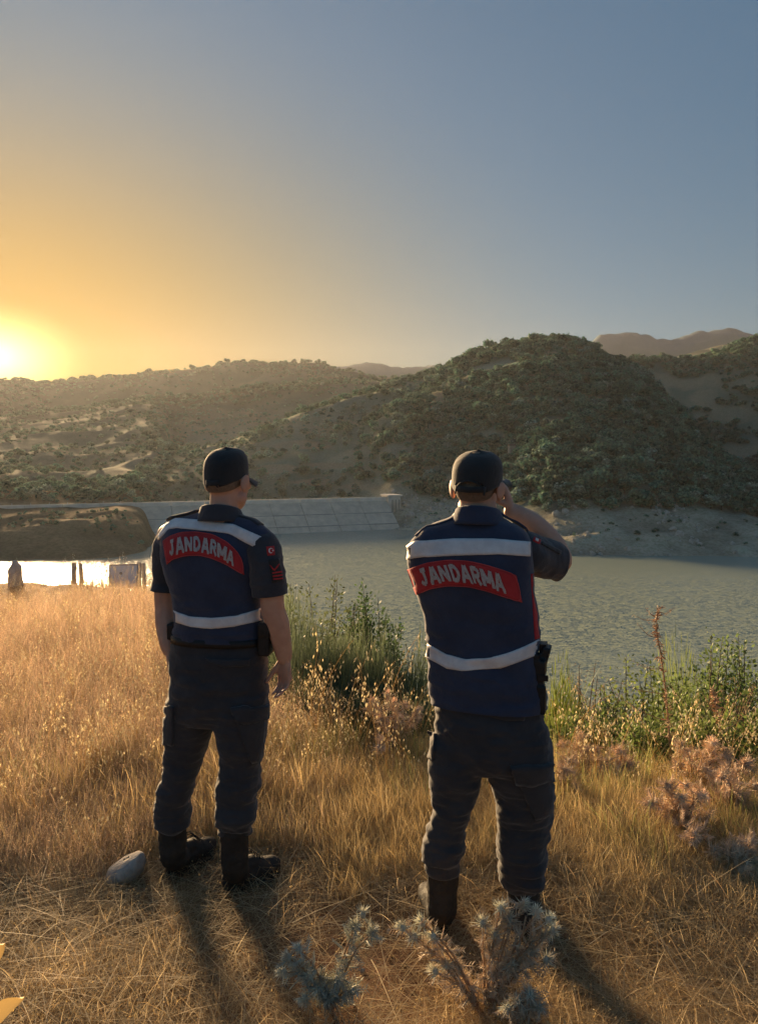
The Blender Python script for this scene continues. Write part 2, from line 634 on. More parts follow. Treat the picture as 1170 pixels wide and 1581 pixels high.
# the earth bank beside the dam is red brown soil
_bank = (sstep(300, 240, _pxg) * (_YY < 330))[..., None]
_bcol = np.array([.3, .19, .11]) * (1 + .3 * _n2[..., None])
_c = _c * (1 - _bank) + _bcol * _bank
_c = np.clip(_c, .02, .6)

m_hill, nt, b = new_mat('hillside')
at = N(nt, 'ShaderNodeVertexColor', layer_name='Col')
tc = N(nt, 'ShaderNodeTexCoord')
f = ramp(nt, noise(nt, .22, 6, .7, tc.outputs['Object']), .3, .7)
f2 = ramp(nt, noise(nt, .9, 4, .7, tc.outputs['Object']), .45, .6)
c1 = mixcol(nt, f, at.outputs['Color'], (.78, .86, .8), 'MULTIPLY')
c2 = mixcol(nt, f2, c1, (.75, .75, .7), 'MULTIPLY')
nt.links.new(c2, b.inputs['Base Color'])
b.inputs['Roughness'].default_value = 1.0
b.inputs['Specular IOR Level'].default_value = 0.1
bn = N(nt, 'ShaderNodeBump', Strength=.8, Distance=1.2)
nt.links.new(noise(nt, .5, 6, .7, tc.outputs['Object']), bn.inputs['Height'])
nt.links.new(bn.outputs[0], b.inputs['Normal'])
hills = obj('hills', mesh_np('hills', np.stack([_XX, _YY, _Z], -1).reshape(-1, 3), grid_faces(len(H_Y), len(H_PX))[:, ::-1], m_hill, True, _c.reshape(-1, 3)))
tag(hills, 'dry wooded hills rising round the reservoir', kind='structure')

# ------------------------------------------------------------------ near slope
RED_SOIL = (.20, .10, .058)


def edge_y(x):
    """distance of the brink where the bank drops to the water"""
    x = np.asarray(x, float)
    return np.interp(x, [-40, -12, -8, -4.2, -2.2, -.9, -.2, 1.0, 2.0, 4.0, 40], [16, 15, 14.5, 12.2, 8.6, 5.2, 4.55, 4.35, 4.1, 4.4, 9])


def ground_z(x, y):
    x, y = np.asarray(x, float), np.asarray(y, float)
    e = edge_y(x)
    d = y - e
    base = -.012 * np.clip(y - 3.0, 0, None) - .085 * np.clip(-x - 1.6, 0, 8) * sstep(3, 10, y)
    z = base - np.where(d > 0, .56 * d * sstep(-.4, 1.1, d), 0)
    n = fbm(np.stack([x.ravel() * .9, y.ravel() * .9, 0 * x.ravel()], 1), 3).reshape(x.shape)
    n2 = fbm(np.stack([x.ravel() * 5, y.ravel() * 5, 0 * x.ravel()], 1), 3).reshape(x.shape)
    return np.maximum(z + .035 * n * sstep(1, 5, y + np.abs(x)) + .012 * n2, -44)


gx = np.concatenate([np.linspace(-70, -9, 60)[:-1], np.linspace(-9, 6, 300), np.linspace(6, 70, 60)[1:]])
gy = np.concatenate([np.linspace(-8, 1.2, 24)[:-1], np.linspace(1.2, 9, 220), np.linspace(9, 20, 90)[1:], np.linspace(20, 170, 80)[1:]])
GX, GY = np.meshgrid(gx, gy)
m_soil, nt, b = new_mat('red_soil')
tc = N(nt, 'ShaderNodeTexCoord')
o_ = tc.outputs['Object']
cs = mixcol(nt, ramp(nt, noise(nt, 2.2, 5, .65, o_), .35, .65), RED_SOIL, (.30, .19, .10))
cs = mixcol(nt, ramp(nt, noise(nt, 28, 4, .7, o_), .48, .66), cs, (.36, .25, .13))
cs = mixcol(nt, ramp(nt, noise(nt, 90, 3, .7, o_), .55, .7), cs, (.11, .06, .035))
nt.links.new(cs, b.inputs['Base Color'])
b.inputs['Roughness'].default_value = .95
b.inputs['Specular IOR Level'].default_value = .15
bn = N(nt, 'ShaderNodeBump', Strength=.9, Distance=.02)
nt.links.new(noise(nt, 45, 6, .7, o_), bn.inputs['Height'])
nt.links.new(bn.outputs[0], b.inputs['Normal'])
ground = obj('ground', mesh_np('ground', np.stack([GX, GY, ground_z(GX, GY)], -1).reshape(-1, 3), grid_faces(len(gy), len(gx)), m_soil))
tag(ground, 'red brown soil of the hilltop above the reservoir', kind='structure')

# ------------------------------------------------------------------ water
m_water, nt, b = new_mat('lake_water')
tc = N(nt, 'ShaderNodeTexCoord')
b.inputs['Base Color'].default_value = (.26, .31, .25, 1)
b.inputs['Roughness'].default_value = .24
b.inputs['IOR'].default_value = 1.33
b.inputs['Specular IOR Level'].default_value = .34
mp = N(nt, 'ShaderNodeMapping')
mp.inputs['Scale'].default_value = (.8, 1.1, 1.0)
nt.links.new(tc.outputs['Object'], mp.inputs['Vector'])
acc = None
for sc_, k_ in ((1.2, .72), (3.6, 1.0)):          # wavelets: the slope of the surface, two sizes
    nz = N(nt, 'ShaderNodeTexNoise', Scale=sc_, Detail=2, Roughness=.6)
    nt.links.new(mp.outputs[0], nz.inputs['Vector'])
    sb = N(nt, 'ShaderNodeVectorMath', operation='SUBTRACT')
    nt.links.new(nz.outputs['Color'], sb.inputs[0])
    sb.inputs[1].default_value = (.5, .5, .5)
    ml = N(nt, 'ShaderNodeVectorMath', operation='MULTIPLY')
    nt.links.new(sb.outputs[0], ml.inputs[0])
    ml.inputs[1].default_value = (k_, k_ * 1.3, 0)
    if acc is None:
        acc = ml.outputs[0]
    else:
        s_ = N(nt, 'ShaderNodeVectorMath', operation='ADD')
        nt.links.new(acc, s_.inputs[0])
        nt.links.new(ml.outputs[0], s_.inputs[1])
        acc = s_.outputs[0]
s_ = N(nt, 'ShaderNodeVectorMath', operation='ADD')
nt.links.new(acc, s_.inputs[0])
s_.inputs[1].default_value = (0, 0, 1)
calm = N(nt, 'ShaderNodeVertexColor', layer_name='Col')
cm_ = N(nt, 'ShaderNodeVectorMath', operation='MULTIPLY')
nt.links.new(acc, cm_.inputs[0])
nt.links.new(calm.outputs['Color'], cm_.inputs[1])
nt.links.new(cm_.outputs[0], s_.inputs[0])
nm = N(nt, 'ShaderNodeVectorMath', operation='NORMALIZE')
nt.links.new(s_.outputs[0], nm.inputs[0])
nt.links.new(nm.outputs[0], b.inputs['Normal'])
wx = np.linspace(-420, 520, 160)
wy = np.linspace(40, 420, 120)
WX, WY = np.meshgrid(wx, wy)
_wp = 585 + 1180 * WX / WY
_sh = np.interp(_wp.ravel(), H_PX, _cols[:, 2]).reshape(WX.shape)
_wn = fbm(np.stack([WX.ravel() / 60, WY.ravel() / 18, 0 * WX.ravel()], 1), 3).reshape(WX.shape)
_cf = .03 + .97 * sstep(22, 72, (_sh - WY) + 14 * _wn + 400 * sstep(860, 640, _wp))      # sheltered, smooth water under the right hand shore
_cf = _cf * (1 + .35 * fbm(np.stack([WX.ravel() / 45, WY.ravel() / 14, 0 * WX.ravel() + 7], 1), 3).reshape(WX.shape))
_calm = np.repeat(_cf.reshape(-1, 1), 3, 1)
water = obj('lake_water', mesh_np('lake_water', np.stack([WX, WY, 0 * WX + WATER_Z], -1).reshape(-1, 3), grid_faces(120, 160), m_water, True, _calm))
tag(water, 'rippled grey green reservoir water', kind='structure')

# ------------------------------------------------------------------ air
hz = MB()
hz.box((100, 1320, 160), (2880, 1450, 212))
m_haze = bpy.data.materials.new('haze_air')
m_haze.use_nodes = True
nt = m_haze.node_tree
nt.nodes.clear()
ho = N(nt, 'ShaderNodeOutputMaterial')
hv = N(nt, 'ShaderNodeVolumePrincipled')
hv.inputs['Color'].default_value = (.76, .80, .84, 1)
hv.inputs['Density'].default_value = .00005
hv.inputs['Anisotropy'].default_value = .5
nt.links.new(hv.outputs[0], ho.inputs['Volume'])
haze = hz.obj('haze', m_haze)
tag(haze, 'thin evening haze in the air over the reservoir', kind='stuff')
# ------------------------------------------------------------------ dam
m_conc = mat_noise('weathered_concrete', (.80, .75, .66), (.66, .61, .53), .35, .9, .3, 3, .2)
m_conc_dark = mat_noise('stained_concrete', (.40, .37, .31), (.30, .27, .23), .5, .9, .3, 3, .2)
m_face = mat_noise('dam_facing_concrete', (.68, .59, .47), (.52, .45, .36), .3, .9, .3, 3, .2)
m_rail = mat_noise('galvanised_rail', (.4, .4, .4), (.3, .3, .3), 3, .5)
DZ = CAM_H - 19.0
A = Vector((-131.0 * 1.12, 264 - 52 * .12 * 1.12, DZ))
B = Vector((3.2, 316.5, DZ))
ax = (B - A)
DL = ax.length
ax.normalize()
out = Vector((ax.y, -ax.x, 0))      # towards the lake
SLOPE_RUN = 17.0
DH = 12.6
dam = empty('dam', A)
tag(dam, 'long pale concrete dam with sloping face and parapet across the far end of the lake', 'dam')


def dp(s, o_, z):                   # local point: along crest, outwards, up
    v = ax * s + out * o_
    return (v.x, v.y, z)


def prism(mb, s0, s1, prof):
    """extrude a closed profile of (out, z) along the crest"""
    n = len(prof)
    v = [dp(s0, *p) for p in prof] + [dp(s1, *p) for p in prof]
    i = np.arange(n)
    q = np.stack([i, (i + 1) % n, n + (i + 1) % n, n + i], 1)
    t = [[0, k + 1, k] for k in range(1, n - 1)] + [[n, n + k, n + k + 1] for k in range(1, n - 1)]
    mb.add(v, q, t)


mb = MB()
prism(mb, 0, DL, [(-40, -18), (-9, -.8), (-1.2, -.8), (-.6, -.95), (SLOPE_RUN - .6, -DH - .4), (SLOPE_RUN - .6, -18)])
mb.obj('embankment', m_conc_dark, dam, smooth=False)
NS = 13
for k in range(NS):
    s0, s1 = DL * k / NS, DL * (k + 1) / NS
    m2 = MB()
    dz = .05 * (k * 7 % 3)
    prism(m2, s0 + .12, s1 - .12, [(-.1, -.75), (-.1, -1.3), (SLOPE_RUN - .1, -DH - .6), (SLOPE_RUN + .3, -DH - .1 + dz), (.35, -.55 + dz)])
    m2.obj('face_slab', m_face, dam, smooth=False)
# horizontal joint ledges of the facing
m2 = MB()
for f in (.35, .68):
    prism(m2, 0, DL, [(SLOPE_RUN * f + .3, -.55 - (DH - .5) * f), (SLOPE_RUN * f + .75, -.62 - (DH - .5) * f), (SLOPE_RUN * f + .75, -1.0 - (DH - .5) * f), (SLOPE_RUN * f + .3, -1.1 - (DH - .5) * f)])
m2.obj('face_joint', m_conc_dark, dam, smooth=False)
for k in range(NS):
    m2 = MB()
    prism(m2, DL * k / NS + .06, DL * (k + 1) / NS - .06, [(-.4, -.6), (-.4, 1.05), (.42, 1.05), (.42, -.6)])
    m2.obj('parapet_panel', m_conc, dam, smooth=False)
m2 = MB()
prism(m2, 0, DL, [(-8.6, -.9), (-8.6, -.3), (-.44, -.3), (-.44, -.9)])
m2.obj('crest_road', m_conc_dark, dam, smooth=False)
for k in range(27):
    m2 = MB()
    s = DL * (k + .5) / 27
    m2.box(dp(s, -.1, 1.35), (.07, .07, .32))
    m2.obj('rail_post', m_rail, dam, smooth=False)
# pale abutment block at the right end
m2 = MB()
prism(m2, DL + .1, DL + 5.2, [(-6, -17), (-6, 1.3), (2.2, 1.3), (3.4, -DH - 1.5), (3.4, -17)])
m2.obj('abutment', m_conc, dam, smooth=False)
m2 = MB()
prism(m2, DL - .4, DL + 5.8, [(-6.4, 1.32), (-6.4, 1.9), (2.8, 1.9), (2.8, 1.32)])
m2.obj('abutment_cap', m_conc, dam, smooth=False)
for k in range(3):
    m2 = MB()
    m2.box(dp(DL + 1.2 + 1.5 * k, 2.6 + .8, -6.6), (.22, .3, 6.6))
    m2.obj('abutment_rib', m_conc_dark, dam, smooth=False)
# ------------------------------------------------------------------ trees of the far hills
m_tree = mat_leaf('far_foliage', transl=.25, rough=.85, vary=(.5, 1.45))
m_bark = mat_noise('bark', (.11, .08, .055), (.18, .14, .1), 3, .95)


def rand_unit(n, rng):
    v = rng.normal(size=(n, 3))
    return v / np.linalg.norm(v, axis=1)[:, None]


def crown_mesh(name, rng, kind):
    """about 1 m tall unit crown, leaf clumps through an uneven volume"""
    mb = MB()
    base = {'olive': (.18, .265, .21), 'oak': (.092, .20, .14), 'pine': (.08, .16, .115), 'shrub': (.165, .25, .175)}[kind]
    nl = {'olive': 6, 'oak': 8, 'pine': 7, 'shrub': 5}[kind]
    lobes = []
    for k in range(nl):
        a = rng.uniform(0, 2 * math.pi)
        if kind == 'pine':
            h = rng.uniform(.25, .95)
            r = (1.02 - h) * .42 + .05
            c = np.array([math.cos(a) * r * .5, math.sin(a) * r * .5, h])
            lobes.append((c, r * .75))
        else:
            d = rng.uniform(.05, .36)
            c = np.array([math.cos(a) * d, math.sin(a) * d, rng.uniform(.38, .74) if kind != 'shrub' else rng.uniform(.2, .5)])
            lobes.append((c, rng.uniform(.2, .32)))
    for c, r in lobes:
        # opaque uneven heart, its colour darkened to paint the shade inside the crown
        th = 5
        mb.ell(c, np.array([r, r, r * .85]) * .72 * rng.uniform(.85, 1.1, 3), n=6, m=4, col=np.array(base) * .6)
        n = 26
        u = rand_unit(n, rng)
        pos = c + u * np.array([r, r, r * .9]) * rng.uniform(.7, 1.12, (n, 1))
        nrm = u + .7 * rand_unit(n, rng)
        nrm /= np.linalg.norm(nrm, axis=1)[:, None]
        t1 = np.cross(nrm, rand_unit(n, rng))
        t1 /= np.linalg.norm(t1, axis=1)[:, None] + 1e-9
        t2 = np.cross(nrm, t1)
        s = rng.uniform(.05, .10, (n, 1))
        v = np.stack([pos + t1 * s, pos + t2 * s * .8, pos - t1 * s, pos - t2 * s * .8], 1).reshape(-1, 3)
        q = np.arange(4 * n).reshape(n, 4)
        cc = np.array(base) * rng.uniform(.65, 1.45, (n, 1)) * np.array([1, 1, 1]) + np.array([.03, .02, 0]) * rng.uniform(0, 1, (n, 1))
        mb.add(v, q, c=np.repeat(cc, 4, 0))
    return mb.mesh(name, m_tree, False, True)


def trunk_mesh(name, rng):
    mb = MB()
    mb.tube([(0, 0, -.15), (.01, 0, .2), (rng.uniform(-.04, .04), rng.uniform(-.04, .04), .5)], [.045, .034, .02], 6)
    for k in range(3):
        a = rng.uniform(0, 6.28)
        mb.tube([(0, 0, .25), (math.cos(a) * .12, math.sin(a) * .12, .42), (math.cos(a) * .22, math.sin(a) * .22, .55)], [.022, .015, .006], 4)
    return mb.mesh(name, m_bark)


trng = np.random.default_rng(11)
KINDS = ['olive', 'olive', 'oak', 'oak', 'oak', 'pine', 'shrub', 'shrub']
CROWNS = [crown_mesh('crown_' + k, trng, k) for k in KINDS]
TRUNKS = [trunk_mesh('trunk_mesh', trng) for k in range(3)]


def sample(n, px0, px1, y0, y1, rng):
    """points evenly spread over world area within a sector"""
    Y = np.sqrt(rng.uniform(y0 ** 2, y1 ** 2, n))
    px = rng.uniform(px0, px1, n)
    return px, Y


def clump(px, Y, s, off=0):
    X = Y * (px - PW / 2) / FOC
    return fbm(np.stack([X / s, Y / s, 0 * X + off], 1), 3)


def band_of(px, Y):
    c = hill_columns(np.linspace(-560, 1760, 640))
    return np.interp(px, H_PX, c[:, 4]), np.interp(px, H_PX, c[:, 2])


T = []          # px, Y, size, kind index


def addtrees(px, Y, size, kinds, rng):
    T.append(np.stack([px, Y, size, rng.choice(kinds, len(px))], 1))


# dense maquis and oak on the middle hill's lower right flank
px, Y = sample(10500, 500, 1230, 240, 480, trng)
yb, ys = band_of(px, Y)
dens = sstep(-.9, .0, clump(px, Y, 30) + .5 * sstep(660, 800, px) + .15 - .55 * sstep(1090, 1180, px))
keep = (Y > yb + 3 * trng.normal(size=len(px)) + 2) & (trng.uniform(size=len(px)) < dens * .56 * sstep(520, 760, px + 30 * clump(px, Y, 35, 9))) & (bare(px, Y) < .35)
px, Y = px[keep], Y[keep]
addtrees(px, Y, trng.uniform(2.6, 5.4, len(px)), [2, 2, 3, 3, 4, 4, 0, 6, 7], trng)
# upper middle hill, thinner
px, Y = sample(13000, 480, 1230, 440, 720, trng)
keep = (trng.uniform(size=len(px)) < .40 * sstep(500, 740, px + 35 * clump(px, Y, 40, 9)) * sstep(-.6, .5, clump(px, Y, 26, 5) + .05)) & (bare(px, Y) < .35)
px, Y = px[keep], Y[keep]
addtrees(px, Y, trng.uniform(2.4, 5.6, len(px)), [2, 3, 4, 5, 0, 1, 6, 7], trng)
# crest trees of the middle hill
px, Y = sample(420, 690, 960, 610, 660, trng)
addtrees(px, Y, trng.uniform(4, 8.5, len(px)), [2, 3, 5, 5, 4], trng)
px, Y = sample(420, 675, 860, 540, 655, trng)
addtrees(px, Y, trng.uniform(3, 6, len(px)), [2, 3, 4, 5, 6], trng)
# olive grove rows on the left flank
gxs = np.arange(-190, 60, 7.2)
gys = np.arange(350, 660, 7.6)
OX, OY = np.meshgrid(gxs, gys)
OX = OX.ravel() + trng.uniform(-1.3, 1.3, OX.size)
OY = OY.ravel() + trng.uniform(-1.3, 1.3, OY.size)
opx = PW / 2 + FOC * OX / OY
keep = (opx > 215) & (opx < 700) & (trng.uniform(size=len(opx)) < .85 * sstep(-.9, -.1, clump(opx, OY, 40, 8) + .3)) & (bare(opx, OY) < .5)
addtrees(opx[keep], OY[keep], trng.uniform(2.6, 4.4, keep.sum()), [0, 0, 1, 1, 2, 6], trng)
# scrub scattered among the olives and to the left
px, Y = sample(9000, -200, 700, 345, 1000, trng)
keep = (trng.uniform(size=len(px)) < (.55 + .3 * (px < 330)) * sstep(-.6, .6, clump(px, Y, 50, 2) + .2)) & (bare(px, Y) < .5)
px, Y = px[keep], Y[keep]
addtrees(px, Y, trng.uniform(1.4, 3.8, len(px)), [0, 2, 3, 6, 7, 6, 7], trng)
# far slopes
px, Y = sample(9000, -200, 700, 900, 1560, trng)
keep = trng.uniform(size=len(px)) < .8 * sstep(-.8, .7, clump(px, Y, 90, 4) + .2)
px, Y = px[keep], Y[keep]
addtrees(px, Y, trng.uniform(3, 6.5, len(px)), [2, 3, 4, 6, 7], trng)
px, Y = sample(9000, 880, 1300, 560, 1050, trng)
keep = (trng.uniform(size=len(px)) < .8 * sstep(-.9, .5, clump(px, Y, 60, 6) + .2)) & (bare(px, Y) < .4)
px, Y = px[keep], Y[keep]
addtrees(px, Y, trng.uniform(2.6, 6, len(px)), [2, 3, 4, 0, 6, 7], trng)
# ridge line trees
px = trng.uniform(-100, 520, 260)
addtrees(px, 1500 + trng.normal(size=260) * 10, trng.uniform(4, 9, 260), [2, 3, 5], trng)
# bushes on the earth bank by the dam
px, Y = sample(160, -200, 215, 236, 262, trng)
addtrees(px, Y, trng.uniform(.6, 1.8, len(px)), [6, 7, 6], trng)
# a few bushes over the bare shore
px, Y = sample(260, 600, 1230, 225, 320, trng)
yb, ys = band_of(px, Y)
k = (Y > ys + 8) & (Y < yb + 4)
addtrees(px[k], Y[k], trng.uniform(.5, 1.6, k.sum()), [6, 7], trng)

px, Y = sample(1500, -200, 245, 280, 345, trng)
k = trng.uniform(size=len(px)) < .6 * sstep(-.6, .5, clump(px, Y, 22, 2) + .2)
addtrees(px[k], Y[k], trng.uniform(1.2, 3.4, k.sum()), [0, 2, 3, 6, 7], trng)
T = np.concatenate(T)
T[:, 2] *= 1.16 * np.exp(np.clip(trng.normal(size=len(T)) * .24, -.5, .3))
TZ = hill_z(T[:, 0], T[:, 1])
TX = T[:, 1] * (T[:, 0] - PW / 2) / FOC
ok = TZ > WATER_Z + .6
# hidden behind nearer ground: drop what the ridges cover
el = (TZ + T[:, 2] - CAM_H) / T[:, 1]
gridel = (_Z - CAM_H) / _YY
cummax = np.maximum.accumulate(gridel, 0)
ii = np.clip(np.searchsorted(H_Y, T[:, 1]) - 2, 0, len(H_Y) - 1)
jj = np.clip(np.rint(np.interp(T[:, 0], H_PX, np.arange(len(H_PX)))).astype(int), 0, len(H_PX) - 1)
ok &= el > cummax[ii, jj] - .004
T, TX, TZ = T[ok], TX[ok], TZ[ok]
show = T[:, 2] / T[:, 1] * np.where((T[:, 0] > -20) & (T[:, 0] < 1190), 1, .2)
show = show * np.where((T[:, 0] > 245) & (T[:, 0] < 430) & (T[:, 1] < 430), .6, 1)
order = np.argsort(-show)
NEAR, REST = order[:290], order[290:]


def tree_label(px, Y, s, k):
    """how it looks and where on the far slope it stands"""
    kind = KINDS[int(k)]
    colr = {'olive': 'grey green olive', 'oak': 'dark green oak', 'pine': 'dark pointed pine', 'shrub': 'low scrub bush'}[kind]
    row = 700 - FOC * (float(hill_z(np.array([px]), np.array([Y]))[0]) - CAM_H) / Y
    size = ('small ', '', 'tall ')[(s > 3.6) + (s > 5.4)] if kind != 'shrub' else ''
    up = 'by the bare shore' if row > 775 else 'low on the slope' if row > 735 else 'halfway up the slope'
    if px < 245:
        where = 'on the earth bank left of the dam'
        up = ''
    elif px < 610:
        where = 'above the dam'
    elif px < 690:
        where = 'left of the right person\'s cap'
    elif px < 790:
        where = 'behind the right person\'s head'
    elif px < 850:
        where = 'above the raised forearm'
    elif px < 910:
        where = 'just right of the raised elbow'
    elif px < 980:
        where = 'between the elbow and the dry stalk'
    elif px < 1050:
        where = 'in line with the tall dry stalk'
    elif px < 1115:
        where = 'right of the tall dry stalk'
    else:
        where = 'by the right edge'
    return ' '.join((size + colr + ' ' + up + ' ' + where).split()), {'olive': 'olive tree', 'oak': 'oak tree', 'pine': 'pine tree', 'shrub': 'bush'}[kind]


for n_, i in enumerate(NEAR):
    px, Y, s, k = T[i]
    lab, cat = tree_label(px, Y, s * 1.0, k)
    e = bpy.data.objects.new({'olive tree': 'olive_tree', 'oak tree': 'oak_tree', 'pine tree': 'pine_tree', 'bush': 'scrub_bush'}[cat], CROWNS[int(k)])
    COL.objects.link(e)
    e.location = (TX[i], Y, TZ[i] - .1)
    w_ = trng.uniform(.95, 1.35)
    e.scale = (s * w_, s * w_, s)
    e.rotation_euler = (0, 0, trng.uniform(0, 6.28))
    tag(e, lab, cat, 'trees and bushes: ' + lab)
    if KINDS[int(k)] != 'shrub':
        t_ = obj('trunk', TRUNKS[n_ % 3], e)
rot = np.zeros((len(REST), 3))
rot[:, 2] = trng.uniform(0, 6.28, len(REST))
s = T[REST, 2]
w_ = trng.uniform(.9, 1.4, len(REST))
scatter('distant_woodland', np.stack([TX[REST], T[REST, 1], TZ[REST] - .1], 1), rot, np.stack([s * w_, s * w_, s], 1), T[REST, 3].astype(int), CROWNS,
        'thousands of scattered olive trees, oaks and scrub on the far hillsides')

# ------------------------------------------------------------------ shore rocks
m_rock = mat_noise('shore_rock', (.56, .51, .43), (.36, .32, .26), .8, .95, .6, 5, .2)


def rock_mesh(name, rng, mat, n=10, m=7, rough=.22):
    mb = MB()
    mb.ell((0, 0, 0), (1, 1, 1), None, n, m)
    v, q, t, c = mb.arrays()
    d = 1 + rough * fbm(v * 1.3 + rng.uniform(0, 50), 3)
    v = v * d[:, None] * rng.uniform(.6, 1.1, 3)
    return mesh_np(name, v, [q, t], mat, False)


ROCKS = [rock_mesh('rock_kind', trng, m_rock) for k in range(5)]
px, Y = sample(5200, 592, 1260, 216, 335, trng)
yb, ys = band_of(px, Y)
k = (Y > ys + .5) & (Y < yb + 6) & (trng.uniform(size=len(px)) < sstep(-.7, .5, clump(px, Y, 12, 3)) * np.where(px < 720, .9, .42))
px, Y = px[k], Y[k]
z = hill_z(px, Y)
rot = trng.uniform(0, 6.28, (len(px), 3))
s = trng.gamma(2.0, .26, len(px)) + .15
scatter('shore_rocks', np.stack([Y * (px - PW / 2) / FOC, Y, z], 1), rot, s, trng.integers(0, 5, len(px)), ROCKS, 'grey rocks strewn over the bare far shore')

# small stone hut among the trees
hz_ = hill_z(np.array([789.]), np.array([352.]))[0]
hut = empty('stone_hut', (352 * (789 - PW / 2) / FOC, 352, hz_ + 1.5), .3)
tag(hut, 'small pale stone hut half hidden among trees on the middle hill', 'hut')
m_stone = mat_noise('pale_stone', (.42, .38, .31), (.3, .27, .22), 1.5, .9)
mb = MB(); mb.box((0, 0, 1.2), (1.5, 1.3, 2.4)); mb.obj('wall', m_stone, hut, False)
mb = MB(); mb.add([(-1.7, -1.5, 3.62), (1.7, -1.5, 3.62), (1.7, 1.5, 3.62), (-1.7, 1.5, 3.62), (-1.7, 0, 4.4), (1.7, 0, 4.4)], [[0, 1, 5, 4], [2, 3, 4, 5], [0, 3, 2, 1]], [[0, 4, 3], [1, 2, 5]])
mb.obj('roof', m_bark, hut, False)
mb = MB(); mb.box((0, -1.33, 1.9), (.35, .04, .5)); mb.obj('window', m_conc_dark, hut, False)
# ------------------------------------------------------------------ people
def fabric(name, c1, c2, weave=900, rough=.85, sheen=.25, bump=.25):
    m, nt, b = new_mat(name)
    tc = N(nt, 'ShaderNodeTexCoord')
    o_ = tc.outputs['Object']
    c = mixcol(nt, ramp(nt, noise(nt, 9, 4, .65, o_), .35, .65), c1, c2)
    nt.links.new(c, b.inputs['Base Color'])
    b.inputs['Roughness'].default_value = rough
    b.inputs['Specular IOR Level'].default_value = .25
    b.inputs['Sheen Weight'].default_value = sheen
    b.inputs['Sheen Roughness'].default_value = .5
    bn = N(nt, 'ShaderNodeBump', Strength=bump, Distance=.002)
    nt.links.new(noise(nt, weave, 2, .5, o_), bn.inputs['Height'])
    b2 = N(nt, 'ShaderNodeBump', Strength=.35, Distance=.012)
    nt.links.new(noise(nt, 16, 4, .6, o_, 1.2), b2.inputs['Height'])
    nt.links.new(bn.outputs[0], b2.inputs['Normal'])
    nt.links.new(b2.outputs[0], b.inputs['Normal'])
    return m


M_VEST = fabric('navy_vest_cloth', (.030, .040, .075), (.041, .053, .095))
M_SHIRT = fabric('dark_shirt_cloth', (.036, .040, .050), (.048, .052, .064))
M_PANTS = fabric('dark_trouser_cloth', (.033, .033, .038), (.047, .046, .051), 700)
M_CAP = fabric('black_cap_cloth', (.022, .024, .026), (.030, .032, .034))
M_RED = fabric('red_patch_cloth', (.42, .030, .035), (.50, .045, .05), sheen=.1)
M_SILVER = mat_noise('grey_embroidery', (.55, .52, .51), (.40, .36, .36), 160, .6, .5, 400)
M_REFL = mat_noise('reflective_tape', (.78, .78, .79), (.64, .63, .65), 26, .42, .25, 60, .5)
M_WHITE = mat_noise('white_thread', (.75, .73, .72), (.66, .64, .63), 60, .8)
M_BOOT = mat_noise('black_boot_leather', (.018, .016, .014), (.035, .030, .026), 14, .75, .4, 60, .4)
M_SOLE = mat_noise('boot_rubber', (.014, .013, .012), (.05, .036, .025), 20, .9, .3)
M_BLACK = mat_noise('black_plastic', (.012, .012, .013), (.02, .02, .021), 40, .45, .2)
M_HAIR = mat_noise('cropped_brown_hair', (.22, .165, .12), (.29, .22, .165), 90, .9, .8, 500, .2)
M_EYE = mat_noise('eye', (.7, .68, .65), (.6, .58, .55), 30, .2)
m, nt, b = new_mat('skin')
tc = N(nt, 'ShaderNodeTexCoord')
nt.links.new(mixcol(nt, ramp(nt, noise(nt, 22, 5, .6, tc.outputs['Object']), .3, .7), (.60, .36, .26), (.50, .28, .20)), b.inputs['Base Color'])
b.inputs['Roughness'].default_value = .55
b.inputs['Subsurface Weight'].default_value = .25
b.inputs['Subsurface Radius'].default_value = (.012, .005, .003)
b.inputs['Subsurface Scale'].default_value = .6
bn = N(nt, 'ShaderNodeBump', Strength=.15, Distance=.002)
nt.links.new(noise(nt, 140, 3, .6, tc.outputs['Object']), bn.inputs['Height'])
nt.links.new(bn.outputs[0], b.inputs['Normal'])
M_SKIN = m


def G(px, py, z=0.0):
    d = ray(px, py)
    k = (z - CAM_H) / d.z
    return Vector((d.x * k, d.y * k, z))


def capsule(mb, p0, p1, r0, r1, n=12):
    chain(mb, [p0, p1], [r0, r1], n)


def chain(mb, pts, rad, n=12):
    pts = [np.array(p, float) for p in pts]
    mb.tube(pts, rad, n)
    for p, r in zip(pts, rad):
        mb.ell(p, (r * .995,) * 3, None, n, 8)


def spline(pts, rad, m=5):
    """denser points through a polyline (Catmull-Rom)"""
    P = np.array([np.array(p, float) for p in pts])
    R_ = np.array(rad, float)
    P = np.concatenate([[2 * P[0] - P[1]], P, [2 * P[-1] - P[-2]]])
    R2 = np.concatenate([[R_[0]], R_, [R_[-1]]])
    o, r = [], []
    for i in range(1, len(P) - 2):
        for t in np.linspace(0, 1, m, endpoint=False):
            o.append(.5 * (2 * P[i] + (P[i + 1] - P[i - 1]) * t + (2 * P[i - 1] - 5 * P[i] + 4 * P[i + 1] - P[i + 2]) * t * t + (3 * P[i] - P[i - 1] - 3 * P[i + 1] + P[i + 2]) * t ** 3))
            r.append(R2[i] * (1 - t) + R2[i + 1] * t)
    o.append(P[-2])
    r.append(R2[-2])
    return np.array(o), np.array(r)


def ring(c, lat, dep, a, b_, n=32, e=2.4):
    t = np.arange(n) * 2 * math.pi / n
    x = np.sign(np.cos(t)) * np.abs(np.cos(t)) ** (2 / e) * a
    y = np.sign(np.sin(t)) * np.abs(np.sin(t)) ** (2 / e) * b_
    return np.array(c) + x[:, None] * np.array(lat) + y[:, None] * np.array(dep)


